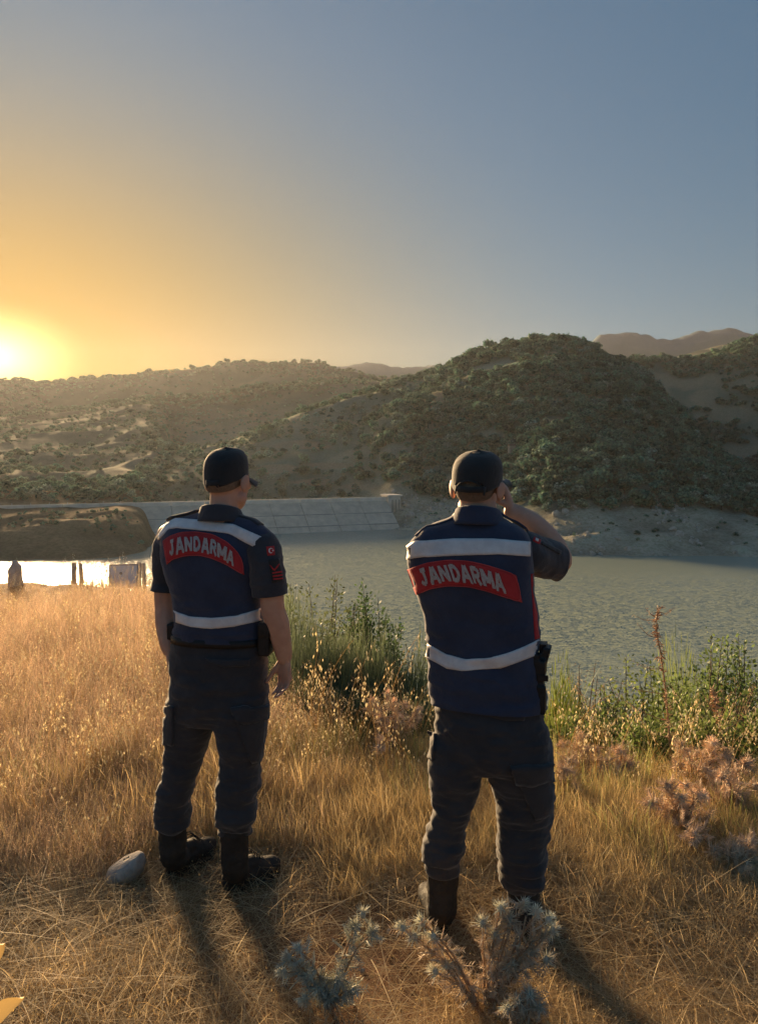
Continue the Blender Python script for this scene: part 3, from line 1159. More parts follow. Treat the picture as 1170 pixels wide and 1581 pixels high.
def loft(mb, rings, caps=True):
    n = len(rings[0])
    v = np.concatenate(rings)
    q = grid_faces(len(rings), n, True)
    t = None
    if caps:
        v = np.concatenate([v, [rings[0].mean(0), rings[-1].mean(0)]])
        i = np.arange(n)
        k = len(rings) * n
        t = np.concatenate([np.stack([np.full(n, k), (i + 1) % n, i], 1), np.stack([np.full(n, k + 1), k - n + i, k - n + (i + 1) % n], 1)])
    mb.add(v, q, t)


def smooth_rows(rows, m=4):
    """interpolate table rows smoothly (first entry is the parameter)"""
    R_ = np.array(rows, float)
    q = np.linspace(R_[0, 0], R_[-1, 0], (len(R_) - 1) * m + 1)
    out = [q]
    for k in range(1, R_.shape[1]):
        out.append(mono(R_[:, 0], R_[:, k], q))
    return np.stack(out, 1)


def lofted(mb, rows, yaw, e=2.4, n=36, m=4):
    """rows: image row, left and right image columns of the outline, distance, half depth"""
    lat = np.array([math.cos(yaw), -math.sin(yaw), 0])
    dep = np.array([math.sin(yaw), math.cos(yaw), 0])
    rs = []
    for py, xl, xr, Y, bd in smooth_rows(rows, m):
        c = W((xl + xr) / 2, py, Y)
        w = (W(xr, py, Y) - W(xl, py, Y)).length / 2
        ef = yaw - math.atan2(c.x, c.y)          # turn as the camera sees it
        s2, c2 = math.sin(ef) ** 2, math.cos(ef) ** 2
        if bd < 1:
            a = math.sqrt(max(w * w - bd * bd * s2, (w * .5) ** 2) / c2)
            b_ = bd
        else:                         # half depth as a multiple of the half width
            a = w
            b_ = w * (bd - 1)
        rs.append(ring(c, lat, dep, a, b_, n, e))
    loft(mb, rs)


def blob(name, mb, voxel=.007, smooth=5, fac=.5):
    """joins the shapes into one continuous skin"""
    me = mb.mesh(name + '_raw', None)
    o = bpy.data.objects.new(name + '_raw', me)
    COL.objects.link(o)
    r = o.modifiers.new('r', 'REMESH')
    r.mode = 'VOXEL'
    r.voxel_size = voxel
    s = o.modifiers.new('s', 'SMOOTH')
    s.factor = fac
    s.iterations = smooth
    dg = bpy.context.evaluated_depsgraph_get()
    dg.update()
    out = bpy.data.meshes.new_from_object(o.evaluated_get(dg))
    bpy.data.objects.remove(o)
    bpy.data.meshes.remove(me)
    out.name = name
    out.polygons.foreach_set('use_smooth', np.ones(len(out.polygons), bool))
    return out


def co(me):
    a = np.zeros(len(me.vertices) * 3, np.float32)
    me.vertices.foreach_get('co', a)
    return a.reshape(-1, 3).astype(float)


def nrm(me):
    a = np.zeros(len(me.vertices) * 3, np.float32)
    me.vertex_normals.foreach_get('vector', a)
    return a.reshape(-1, 3).astype(float)


def set_co(me, v):
    me.vertices.foreach_set('co', np.asarray(v, np.float32).ravel())
    me.update()


def displace(me, fn):
    v, n = co(me), nrm(me)
    set_co(me, v + n * np.asarray(fn(v))[:, None])


def bisect(me, p, no):
    """cuts away what lies beyond the plane"""
    bm = bmesh.new()
    bm.from_mesh(me)
    bmesh.ops.bisect_plane(bm, geom=bm.verts[:] + bm.edges[:] + bm.faces[:], plane_co=p, plane_no=no, clear_outer=True)
    bm.to_mesh(me)
    bm.free()


def solid(me, t):
    """gives an open shell a thickness inwards"""
    o = bpy.data.objects.new('tmp', me)
    COL.objects.link(o)
    s = o.modifiers.new('s', 'SOLIDIFY')
    s.thickness = t
    s.offset = -1
    dg = bpy.context.evaluated_depsgraph_get()
    dg.update()
    out = bpy.data.meshes.new_from_object(o.evaluated_get(dg))
    bpy.data.objects.remove(o)
    out.polygons.foreach_set('use_smooth', np.ones(len(out.polygons), bool))
    return out


def bvh_of(*meshes):
    vs, fs, k = [], [], 0
    for me in meshes:
        v = co(me)
        vs += [Vector(x) for x in v]
        fs += [[i + k for i in p.vertices] for p in me.polygons]
        k += len(v)
    return BVHTree.FromPolygons(vs, fs)


EYE = Vector((0, 0, CAM_H))


def poly_at(pl, u):
    pl = np.array(pl, float)
    s = np.concatenate([[0], np.cumsum(np.linalg.norm(np.diff(pl, axis=0), axis=1))])
    s /= s[-1]
    return np.array([np.interp(u, s, pl[:, 0]), np.interp(u, s, pl[:, 1])])


def on_surface(bvh, px, py, Y0, lift):
    d = ray(px, py).normalized()
    h = bvh.ray_cast(EYE, d)
    if h[0] is not None and abs(h[0].y - Y0) < .4:
        n = h[1] if h[1].dot(d) < 0 else -h[1]
    else:
        h = bvh.find_nearest(W(px, py, Y0 + .05))
        n = h[1]
    return h[0] + n * lift


def patch(name, bvh, top, bot, Y0, mat, parent, nu=30, nv=6, t=.003, base=None):
    """a piece of cloth sewn on: lies on the surface between two image polylines"""
    us, vs = np.linspace(0, 1, nu), np.linspace(0, 1, nv)
    P = np.zeros((nv, nu, 3))
    for j, u in enumerate(us):
        a, b_ = poly_at(top, u), poly_at(bot, u)
        for i, v in enumerate(vs):
            q = a * (1 - v) + b_ * v
            P[i, j] = on_surface(bvh, q[0], q[1], Y0, t)
    # even out the weave of the surface below
    for k in range(2):
        Q = P.copy()
        Q[1:-1, 1:-1] = (P[1:-1, 1:-1] * 2 + P[:-2, 1:-1] + P[2:, 1:-1] + P[1:-1, :-2] + P[1:-1, 2:]) / 6
        P = Q
    return shell(name, P, mat, parent, t, base)


def shell(name, P, mat, parent, t, base=None):
    nv, nu = P.shape[:2]
    gu = np.gradient(P, axis=1)
    gv = np.gradient(P, axis=0)
    nn = np.cross(gu, gv)
    nn /= np.linalg.norm(nn, axis=2)[..., None] + 1e-9
    # away from the wearer: towards the camera on average
    if (nn.mean((0, 1)) @ np.array([P[..., 0].mean(), P[..., 1].mean(), 0])) > 0:
        nn = -nn
    inner = P - nn * (t * 1.8)
    n = nv * nu
    v = np.concatenate([P.reshape(-1, 3), inner.reshape(-1, 3)])
    g = grid_faces(nv, nu)
    border = np.concatenate([np.arange(nu), np.arange(1, nv) * nu + nu - 1, (nv - 1) * nu + np.arange(nu - 2, -1, -1), np.arange(nv - 2, 0, -1) * nu])
    b2 = np.roll(border, -1)
    side = np.stack([border, border + n, b2 + n, b2], 1)
    if base is not None:
        v = v - np.array(base)
    me = mesh_np(name, v, [g, g[:, ::-1] + n, side], mat)
    bm = bmesh.new()
    bm.from_mesh(me)
    bmesh.ops.recalc_face_normals(bm, faces=bm.faces[:])
    bm.to_mesh(me)
    bm.free()
    return obj(name, me, parent)


def put(name, me, mat, parent, base):
    me.materials.clear()
    me.materials.append(mat)
    me.transform(Matrix.Translation(-Vector(base)))
    return obj(name, me, parent)


M_RED2 = fabric('red_border_cloth', (.55, .07, .07), (.62, .10, .10), sheen=.1)


def border(name, bvh, top, bot, Y0, mat, parent, base, lift, r=.0016):
    """stitched edge round a patch"""
    P = [on_surface(bvh, *poly_at(top, u), Y0, lift) for u in np.linspace(0, 1, 36)]
    a, b_ = poly_at(top, 1), poly_at(bot, 1)
    P += [on_surface(bvh, *(a * (1 - v) + b_ * v), Y0, lift) for v in (.3, .6)]
    P += [on_surface(bvh, *poly_at(bot, u), Y0, lift) for u in np.linspace(1, 0, 36)]
    a, b_ = poly_at(bot, 0), poly_at(top, 0)
    P += [on_surface(bvh, *(a * (1 - v) + b_ * v), Y0, lift) for v in (.3, .6, 1)]
    P = np.array([list(p) for p in P])
    for k in range(2):
        P[1:-1] = (P[:-2] + P[1:-1] * 2 + P[2:]) / 4
    mb = MB()
    mb.tube(P - np.array(base), r, 6)
    return mb.obj(name, mat, parent)


# block letters: strokes as (x0,y0,x1,y1,width) in a cell, y upwards
GLYPH = {
    'J': [((.62, 1.0), (.62, .28)), ((.62, .30), (.48, .08)), ((.50, .09), (.25, .09)), ((.27, .08), (.10, .30)), ((.34, .93), (.90, .93))],
    'A': [((.08, .0), (.46, 1.0)), ((.54, 1.0), (.92, .0)), ((.26, .32), (.74, .32)), ((-.04, .05), (.22, .05)), ((.78, .05), (1.04, .05))],
    'N': [((.14, .0), (.14, 1.0)), ((.14, .92), (.84, .08)), ((.84, .0), (.84, 1.0))],
    'D': [((.16, .0), (.16, 1.0)), ((.16, .92), (.58, .92)), ((.55, .93), (.84, .66)), ((.84, .70), (.84, .30)), ((.84, .34), (.55, .07)), ((.16, .08), (.58, .08))],
    'R': [((.16, .0), (.16, 1.0)), ((.16, .92), (.66, .92)), ((.66, .92), (.82, .76)), ((.82, .78), (.82, .62)), ((.82, .64), (.66, .48)), ((.66, .48), (.16, .48)), ((.50, .46), (.88, .0))],
    'M': [((.08, .0), (.08, 1.0)), ((.08, .95), (.48, .25)), ((.48, .25), (.88, .95)), ((.88, .0), (.88, 1.0))],
}


def lettering(bvh, word, top, bot, u0, u1, v0, v1, Y0, parent, base, slant=0.0):
    """embroidered letters lying on the patch"""
    k = len(word)
    widths = np.array([.80 if c == 'J' else 1.22 if c == 'M' else 1.0 for c in word])
    edges = np.concatenate([[0], np.cumsum(widths)]) / widths.sum()
    aspect = 1.15
    for i, ch in enumerate(word):
        ua = u0 + (u1 - u0) * edges[i]
        ub = u0 + (u1 - u0) * edges[i + 1]
        m_ = (ub - ua) * .06
        ua, ub = ua + m_, ub - m_
        vs, qs, n0 = [], [], 0
        for s_, (p, q) in enumerate(GLYPH[ch]):
            p, q = np.array(p), np.array(q)
            d = (q - p) * np.array([1, aspect])
            d /= np.linalg.norm(d)
            w = .15
            sd = np.array([-d[1], d[0] / aspect]) * w
            nl, nw = 9, 3
            lift = .0088 + .00022 * s_ + (.0004 if abs(d[1]) > .9 else 0)
            for a in np.linspace(0, 1, nl):
                for c in np.linspace(-1, 1, nw):
                    x, y = p * (1 - a) + q * a + sd * c
                    u = ua + (ub - ua) * x
                    v = v1 + (v0 - v1) * y
                    t_, b_ = poly_at(top, u), poly_at(bot, u)
                    g = t_ * (1 - v) + b_ * v
                    vs.append(on_surface(bvh, g[0] + slant * (y - .5), g[1], Y0, lift + (.0006 if c == 0 else 0)))
            qs.append(grid_faces(nl, nw) + n0)
            n0 += nl * nw
        me = mesh_np('letter', np.array(vs) - np.array(base), np.concatenate(qs)[:, ::-1], M_SILVER)
        obj('letter', me, parent)


def hand(mb, wrist, d, pn, size=1.0, curls=(.35, .45, .35), thumb_in=.5, spread=.06):
    w = np.array(wrist, float)
    d = np.array(d, float); d /= np.linalg.norm(d)
    pn = np.array(pn, float); pn -= d * (d @ pn); pn /= np.linalg.norm(pn)
    return d, pn


def build_hand(mb, wrist, d, pn, t, curls=(.35, .45, .35), thumb=(.6, .65, .35), s=1.0):
    w = np.array(wrist, float)
    d = np.array(d, float); d /= np.linalg.norm(d)
    pn = np.array(pn, float); pn -= d * (d @ pn); pn /= np.linalg.norm(pn)
    t = np.array(t, float); t -= d * (d @ t) + pn * (pn @ t); t /= np.linalg.norm(t)
    R_ = np.stack([t, d, pn], 1)
    mb.ell(w + d * .052 * s, (.040 * s, .058 * s, .0155 * s), R_, 14, 10)
    for lat, kn, ln, r in ((.030, .094, .072, .0092), (.0100, .098, .080, .0094), (-.0100, .094, .074, .0090), (-.0285, .085, .058, .0080)):
        kp = w + d * kn * s + t * lat * s
        chain(mb, [w + t * lat * .55 * s + d * .01, kp], [.0150 * s, .0118 * s], 8)
        p, a = kp, 0.0
        for seg, cu in zip((.45, .31, .24), curls):
            a += cu * (1.0 + .25 * (.03 - lat) / .06)
            q = p + (d * math.cos(a) + pn * math.sin(a) + t * lat * 1.2) * ln * seg * s
            chain(mb, [p, q], [r * s, r * .88 * s], 8)
            p, r = q, r * .9
    tb = w + d * .028 * s + t * .022 * s + pn * .006
    td = d * thumb[0] + t * thumb[1] + pn * thumb[2]
    td /= np.linalg.norm(td)
    p = tb
    for ln, r, bend in ((.040, .0135, 0), (.032, .0112, .25), (.026, .0095, .3)):
        td = td + d * bend * .6 + pn * bend * .5
        td /= np.linalg.norm(td)
        q = p + td * ln * s
        chain(mb, [p, q], [r * s, r * .86 * s], 8)
        p = q


def head_shapes(mb, M):
    """skull, face, ears and neck in the head's own frame (x right, y forward, z up)"""
    H = MB()
    H.ell((0, -.012, .035), (.077, .098, .088), None, 20, 14)
    H.ell((0, -.050, -.005), (.066, .058, .062), None, 16, 12)
    H.ell((0, .030, -.035), (.064, .066, .080), None, 16, 12)
    H.ell((0, .050, -.085), (.046, .046, .038), None, 14, 10)
    H.ell((0, .082, -.103), (.022, .018, .018), None, 12, 8)
    H.ell((0, .078, .022), (.052, .020, .014), None, 12, 8)                 # brow
    H.tube([(0, .088, .012), (0, .105, -.022), (0, .112, -.034)], [.007, .010, .012], 8)
    H.ell((0, .106, -.036), (.017, .012, .010), None, 10, 8)
    H.ell((0, .092, -.063), (.024, .010, .006), None, 10, 8)
    H.ell((0, .090, -.073), (.021, .010, .006), None, 10, 8)
    for s in (-1, 1):
        H.ell((s * .044, .066, -.022), (.022, .020, .020), None, 10, 8)     # cheek bones
        H.ell((s * .052, .012, -.072), (.018, .040, .026), None, 10, 8)     # jaw
        R_ = np.array(Euler((math.radians(-12), 0, s * math.radians(-34))).to_matrix())
        H.ell((s * .089, -.018, -.010), (.0085, .021, .034), R_, 12, 10)
        H.ell((s * .084, -.012, -.036), (.007, .012, .014), R_, 10, 8)
        H.ell((s * .078, -.006, -.008), (.010, .012, .022), R_, 10, 8)
    H.tube([(0, -.022, -.02), (0, -.026, -.09), (0, -.028, -.13), (0, -.030, -.17)], [.056, .056, .057, .057], 18)
    v, q, t, c = H.arrays()
    v = np.array([M @ Vector(x) for x in v])
    mb.add(v, q, t)


def eyes(M, parent, base):
    for s in (-1, 1):
        e = MB()
        e.ell((0, 0, 0), (.0115, .0115, .0115), None, 10, 8)
        o = e.obj('eye', M_EYE, parent)
        o.location = (M @ Vector((s * .031, .077, .004))) - Vector(base)


def hair_mesh(M, z_nape, z_front):
    H = MB()
    H.ell((0, -.012, .035), (.0795, .1005, .0905), None, 28, 20)
    H.ell((0, -.050, -.005), (.0685, .0605, .0650), None, 24, 16)
    H.tube([(0, -.024, -.02), (0, -.029, -.075)], [.0600, .0600], 20)
    me = blob('hair', H, .005, 4)
    # hairline: cut below a slanting plane and in front of the ears
    bisect(me, (0, -.10, z_nape), Vector((0, -(z_front - z_nape) * -1 / .16, -1)).normalized())
    bisect(me, (0, .045, 0), (0, 1, .25))
    me.transform(M)
    return me


def cap_parts(M, parent, base, hole, k_=1.0):
    """soft military cap: tall front, back opening with a strap, curved peak"""
    nth, nz = 72, 16
    th = np.arange(nth) * 2 * math.pi / nth              # 0 = right, 90 = front
    vs = []
    for k in range(nz + 1):
        f = k / nz
        for a in th:
            fr = math.sin(a)                              # 1 front, -1 back
            zb = .012 + .014 * fr + -.028 * max(0.0, -fr) ** 1.2
            zt = .124
            prof = (1 - f ** 4.2) ** .42 if f < 1 else 0
            seam = 1 - .006 * sum(math.exp(-((a - (i * math.pi / 3 + math.pi / 6) + math.pi) % (2 * math.pi) - math.pi) ** 2 / .003) for i in range(6)) if f < 1 else 0
            rx, ry = .0865 * k_ * (1 + .03 * f * (1 - f) * 4), .1085 * k_
            r = prof * seam
            z = zb + (zt - zb) * f
            y_ = math.sin(a) * ry * r
            z += .16 * y_ * f + (.006 * (1 - r) if f > .6 else 0)
            vs.append((math.cos(a) * rx * r, -.012 + y_ - .004 * f, z))
    vs = np.array(vs)
    q = grid_faces(nz + 1, nth, True)
    # opening at the back
    c = vs[q].mean(1)
    a0 = np.arctan2(c[:, 1] + .012, c[:, 0])
    da = np.abs((a0 + math.pi / 2 + math.pi) % (2 * math.pi) - math.pi)
    keep = ~((da < hole[0]) & (np.hypot(da / hole[0], (c[:, 2] - (-.030)) / hole[1]) < 1))
    q = q[keep]
    me = mesh_np('crown', vs, q, None)
    me = solid(me, .003)
    me.transform(M)
    cap = put('cap', me, M_CAP, parent, base)
    # band along the opening edge and closing strap
    mb = MB()
    aa = np.linspace(-1, 1, 15)
    P = []
    for t in aa:
        a = -math.pi / 2 + t * (hole[0] + .05)
        P.append((math.cos(a) * .0875 * k_, -.012 + math.sin(a) * .1100 * k_, -.014 + .004 * abs(t)))
    for (p, p2) in zip(P[:-1], P[1:]):
        pass
    P = np.array(P)
    g = np.stack([P + [0, 0, .010], P + [0, 0, -.010]])
    me = mesh_np('strap', g.reshape(-1, 3), grid_faces(2, len(P)), None)
    me = solid(me, .003)
    me.transform(M)
    put('strap', me, M_CAP, cap, base)
    P = []
    for t in np.linspace(0, math.pi, 21):
        da_ = math.cos(t) * hole[0]
        a = -math.pi / 2 + da_
        zz = -.030 + math.sin(t) * hole[1] * 1.02
        f = max(0, (zz + .02) / .14)
        r = (1 - f ** 4.2) ** .42
        P.append((math.cos(a) * .0885 * k_ * r, -.012 + math.sin(a) * .1105 * k_ * r, zz))
    mb = MB()
    mb.tube(P, .0032, 6)
    me = mb.mesh('piping', None)
    me.transform(M)
    put('piping', me, M_CAP, cap, base)
    # peak
    nu, nv = 21, 8
    P = np.zeros((nv, nu, 3))
    for i in range(nv):
        f = i / (nv - 1)
        for j in range(nu):
            t = -1 + 2 * j / (nu - 1)
            a = math.pi / 2 - t * 1.08
            r = 1 + f * .0
            x = math.cos(a) * .087 * k_
            y = -.012 + math.sin(a) * .108 * k_ + f * (.094 * (1 - .36 * t * t))
            x *= 1 + .02 * f * abs(t) ** 2
            P[i, j] = (x, y, .024 - f * .022 - .020 * t * t - .012 * f * t * t)
    me = mesh_np('peak', P.reshape(-1, 3), grid_faces(nv, nu), None)
    me = solid(me, .004)
    me.transform(M)
    put('peak', me, M_CAP, cap, base)
    mb = MB()
    mb.ell((0, -.016, .1285), (.007, .007, .0025), None, 10, 6)
    me = mb.mesh('button', None)
    me.transform(M)
    put('button', me, M_CAP, cap, base)
    return cap


def collar(M, parent, base, mat, r0=.068, r1=.060, h=.042, lean=.01):
    """standing polo collar folded over, open at the front; M puts it on the neck"""
    th = np.linspace(math.radians(118), math.radians(422), 41)      # gap at the front (90 deg)
    P = []
    for (f, dr, dz) in ((-.2, .002, 0), (.5, .000, 0), (1, 0, 0), (1.05, .003, -.001), (.95, .0065, 0), (.5, .009, 0), (.1, .013, -.002), (-.12, .017, -.004)):
        rw = []
        for a in th:
            r = r0 + (r1 - r0) * f + dr
            back = .5 - .5 * math.sin(a)
            z = f * h * (.65 + .5 * back) + dz
            rw.append((math.cos(a) * r * 1.02, math.sin(a) * r * 1.0 - lean * f, z))
        P.append(rw)
    me = mesh_np('collar', np.array(P).reshape(-1, 3), grid_faces(len(P), len(th)), None)
    me = solid(me, .002)
    me.transform(M)
    return put('collar', me, mat, parent, base)


def boot(heel, toe, shaft, parent, base):
    """heel and toe: ground points under heel back and toe tip; shaft: centre line points up the leg with radii"""
    h, t = np.array(heel, float), np.array(toe, float)
    d = t - h
    L = np.linalg.norm(d[:2])
    d = np.array([d[0], d[1], 0]) / L
    L = max(.285, min(L, .31))
    s = np.array([d[1], -d[0], 0])
    up = np.array([0, 0, 1.0])
    R_ = np.stack([s, d, up], 1)
    mb = MB()
    mb.ell(h + d * .065 + up * .060, (.040, .066, .055), R_, 16, 10)
    mb.ell(h + d * (L - .085) + up * .050, (.049, .085, .040), R_, 16, 10)
    mb.ell(h + d * (L - .060) + up * .052, (.046, .058, .036), R_, 16, 10)
    chain(mb, [h + d * .07 + up * .06, h + d * .17 + up * .062], [.045, .046], 14)
    chain(mb, [h + d * .075 + up * .09, h + d * .15 + up * .085], [.044, .036], 14)
    pts, rad = spline([h + d * .075 + up * .075] + list(shaft), [.048] + [r for r in SHAFT_R[:len(shaft)]], 5)
    chain(mb, pts, rad, 14)
    me = blob('boot', mb, .006, 5)
    displace(me, lambda v: .0026 * fbm(v * np.array([22, 22, 46]), 3) * sstep(.05, .1, v[:, 2] - base[2]) + .0012 * fbm(v * 60, 2))
    bo = put('boot', me, M_BOOT, parent, base)
    # sole: outline of the foot, with heel block
    n = 40
    a = np.arange(n) * 2 * math.pi / n
    ln = .5 * L * np.sign(np.cos(a)) * np.abs(np.cos(a)) ** .8
    f = (ln + L / 2) / L
    wd = np.sin(a) * (.034 + .018 * np.sin(np.clip((f - .25) / .75, 0, 1) * math.pi * .9) + .004)
    rows = []
    for z, k in ((.0, .96), (.004, 1.0), (.020, 1.0), (.026, 1.02), (.030, .97)):
        rows.append(h + d * (ln + L / 2)[:, None] * 1.0 + s * (wd * k * 1.08)[:, None] + up * (z + .010 * np.clip((f - .8) / .2, 0, 1) ** 2)[:, None])
    sm = MB()
    loft(sm, rows)
    for z in range(7):
        q = h + d * (.03 + z * .040)
        sm.box(q + up * .006, (.034, .006, .009), R_)
    put('sole', sm.mesh('sole', None), M_SOLE, bo, base)
    # laces up the front of the boot
    lm = MB()
    for k in range(5):
        f = k / 4
        c = h + d * (.185 - .055 * f) + up * (.094 + .055 * f)
        lm.tube([c - s * .022, c + d * .010 + up * .006, c + s * .022], .0030, 6)
    put('lace', lm.mesh('lace', None), M_SOLE, bo, base)
    return bo


SHAFT_R = [.055, .058, .060, .060]


def folds(v, base, k=1.0, low=.55):
    """cloth wrinkles: long soft ones, tight ones near knees and ankles"""
    h = v[:, 2] - base[2]
    n1 = fbm(v * np.array([7, 7, 19]), 3)
    n2 = 1 - np.abs(fbm(v * np.array([9, 9, 34]) + 5, 2)) * 2
    n3 = fbm(v * np.array([26, 26, 60]), 2)
    w = .0060 + .0085 * np.exp(-((h - .30) / .10) ** 2) + .0060 * np.exp(-((h - .50) / .09) ** 2) + .004 * np.exp(-((h - .82) / .07) ** 2)
    return k * (w * (.8 * n1 + .55 * n2 * .6) + .0010 * n3)


# ------------------------------------------------------------------ the man on the left
def man_left():
    YW = math.radians(10)
    base = Vector((-.68, 3.0, 0))
    Y = 3.02
    lat = Vector((math.cos(YW), -math.sin(YW), 0))
    fwd = Vector((math.sin(YW), math.cos(YW), 0))
    # head frame
    hc = W(352, 741, Y + .015)
    M = Matrix.Translation(hc) @ Matrix.Rotation(-math.radians(21), 4, 'Z') @ Matrix.Rotation(math.radians(-2), 4, 'X')
    body = MB()
    head_shapes(body, M)
    # trunk and legs under the clothes
    lofted(body, [(812, 312, 362, Y, .045), (840, 280, 390, Y, .075), (900, 278, 390, Y, .08), (985, 284, 396, Y, .08), (1060, 282, 394, Y, .08)], YW)
    sr, sl = W(405, 836, 2.95), W(263, 828, 3.10)
    chain(body, *spline([W(340, 838, Y), sr, W(419, 905, 2.93), W(421, 938, 2.93), W(429, 965, 2.94), W(437, 1003, 2.955), W(439, 1014, 2.96)],
                        [.05, .047, .046, .047, .047, .036, .031], 4), 14)
    chain(body, *spline([W(320, 838, Y), sl, W(257, 905, 3.12), W(257, 938, 3.12), W(257, 962, 3.10), W(259, 990, 3.07), W(262, 1003, 3.06)],
                        [.05, .055, .050, .047, .045, .035, .030], 4), 14)
    build_hand(body, W(439, 1014, 2.96), (.02, .05, -1), -lat * .55 - fwd * .8, -lat * .8 + fwd * .5, (.32, .42, .35), (.78, .5, .3), 1.0)
    build_hand(body, W(262, 1003, 3.06), (.16, -.03, -1), lat + fwd * .1, fwd, (.15, .25, .2), (.7, .6, .2), .92)
    for pts in ([(300, 1060, 3.05), (283, 1190, 3.06), (266, 1300, 3.07)], [(368, 1060, 2.98), (368, 1190, 2.98), (360, 1310, 2.97)]):
        chain(body, [W(*p) for p in pts], [.075, .05, .04], 12)
    me = blob('person', body, .0048, 4)
    me.materials.append(M_SKIN)
    me.transform(Matrix.Translation(-base))
    root = obj('person', me)
    root.location = base
    tag(root, 'person in navy vest standing with arms down, turned a little right, behind the grey stone', 'person', 'uniformed people watching the lake')
    eyes(M, root, base)
    put('hair', hair_mesh(M, -.052, .0), M_HAIR, root, base)
    cap_parts(M, root, base, (.30, .012), .935)
    # vest
    v = MB()
    lofted(v, [(784, 314, 364, Y + .005, .060), (796, 304, 374, Y + .005, .070), (806, 282, 390, Y + .005, .072), (818, 259, 407, Y, .088), (833, 251, 415, Y, .104), (855, 250, 416, Y, .118), (885, 257, 409, Y, .121),
               (915, 266, 402, Y, .114), (950, 272, 402, Y, .110), (975, 270, 408, Y, .114), (995, 268, 411, Y, .118)], YW, 2.5)
    chain(v, [W(338, 812, Y), W(385, 826, 2.97), W(400, 838, 2.955)], [.062, .066, .066], 14)
    chain(v, [W(320, 812, Y), W(274, 824, 3.07), W(265, 834, 3.085)], [.062, .064, .062], 14)
    for s_ in (-1, 1):                       # shoulder blades
        c = W(332, 852, Y) + lat * (s_ * .080) - fwd * .076
        v.ell(c, (.070, .040, .085), np.array([lat, fwd, (0, 0, 1)]).T, 14, 10)
    me = blob('vest', v, .0065, 9)
    displace(me, lambda p: .0046 * fbm(p * np.array([6, 6, 11]) + 3, 3) * sstep(1.52, 1.2, p[:, 2]) + .0055 * (1 - 2 * np.abs(fbm(p * np.array([5, 5, 26]) + 8, 2))) * sstep(1.32, 1.10, p[:, 2]) + .0012 * fbm(p * 30, 2))
    bisect(me, W(340, 984, Y), (0, 0, -1))
    bvh = bvh_of(me)
    vest = put('vest', solid(me, .004), M_VEST, root, base)
    st = [(246, 826), (257, 810), (271, 801), (309, 803), (340, 807), (362, 810), (405, 830)]
    sb = [(246, 834), (260, 817), (273, 815), (309, 819), (332, 821), (353, 824), (396, 846)]
    patch('shoulder_stripe', bvh, st, sb, Y, M_REFL, vest, 44, 6, .0052, base)
    wt_ = [(262, 940), (274, 945), (293, 952), (327, 954), (364, 951), (398, 941), (408, 936)]
    wb_ = [(262, 956), (275, 961), (295, 968), (327, 971), (362, 967), (400, 959), (410, 955)]
    patch('waist_stripe', bvh, wt_, wb_, Y, M_REFL, vest, 44, 6, .0040, base)
    pt = [(254, 836), (262, 829), (280, 823), (305, 822), (330, 826), (352, 838), (366, 852), (374, 864)]
    pb = [(259, 871), (268, 863), (285, 858), (308, 857), (328, 862), (348, 870), (362, 879), (377, 887)]
    red = patch('back_patch', bvh, pt, pb, Y, M_RED, vest, 40, 8, .0056, base)
    border('patch_border', bvh, pt, pb, Y, M_RED2, vest, base, .0060)
    lettering(bvh, 'JANDARMA', pt, pb, .07, .86, .22, .82, Y, vest, base)
    # yoke seam and collar
    cm = Matrix.Translation(W(342, 802, Y - .002)) @ Matrix.Rotation(-YW, 4, 'Z') @ Matrix.Rotation(math.radians(-7), 4, 'X')
    collar(cm, root, base, M_SHIRT, .078, .070, .046)
    # sleeves
    sleeves = []
    for name, pts, rr, cut in (('sleeve', [W(394, 837, 2.965), W(406, 849, 2.945), W(412, 885, 2.93), W(417, 925, 2.93)], [.062, .071, .071, .069], (W(417, 918, 2.93), Vector((.10, .0, -1)))),
                               ('sleeve', [W(273, 830, 3.085), W(264, 846, 3.10), W(261, 885, 3.12), W(258, 922, 3.12)], [.064, .070, .068, .067], (W(258, 911, 3.12), Vector((-.05, 0, -1))))):
        m2 = MB()
        chain(m2, *spline(pts, rr, 4), 18)
        me = blob('sleeve', m2, .0065, 5)
        displace(me, lambda p: .005 * fbm(p * np.array([9, 9, 14]), 3) + .003 * (1 - 2 * np.abs(fbm(p * np.array([7, 7, 22]) + 4, 2))))
        bisect(me, *cut)
        sleeves.append(me)
    bs = bvh_of(sleeves[0])
    s0 = put('sleeve', solid(sleeves[0], .004), M_SHIRT, root, base)
    s1 = put('sleeve', solid(sleeves[1], .004), M_SHIRT, root, base)
    fl = patch('flag_badge', bs, [(411, 844), (423, 843)], [(413, 858), (424, 857)], 2.93, M_RED, s0, 8, 8, .003, base)
    cr = []
    mbx = MB()
    for k in range(10):
        a0, a1 = math.radians(50 + 26 * k), math.radians(50 + 26 * (k + 1))
        qd = []
        for a, rr in ((a0, 4.2), (a1, 4.2), (a1, 3.0), (a0, 3.0)):
            off = .9 if rr < 4 else 0
            qd.append(on_surface(bs, 417.5 + off + math.cos(a) * rr * .85, 850.5 - math.sin(a) * rr, 2.93, .0065))
        mbx.add(np.array(qd), [[0, 1, 2, 3]])
    c5 = []
    for k in range(5):
        a = math.radians(180 + 72 * k)
        tri = [on_surface(bs, 420.6 + math.cos(a) * 1.9, 850.5 - math.sin(a) * 1.9, 2.93, .0066),
               on_surface(bs, 420.6 + math.cos(a + .63) * .8, 850.5 - math.sin(a + .63) * .8, 2.93, .0066),
               on_surface(bs, 420.6, 850.5, 2.93, .0066),
               on_surface(bs, 420.6 + math.cos(a - .63) * .8, 850.5 - math.sin(a - .63) * .8, 2.93, .0066)]
        mbx.add(np.array(tri), [[0, 1, 2, 3]])
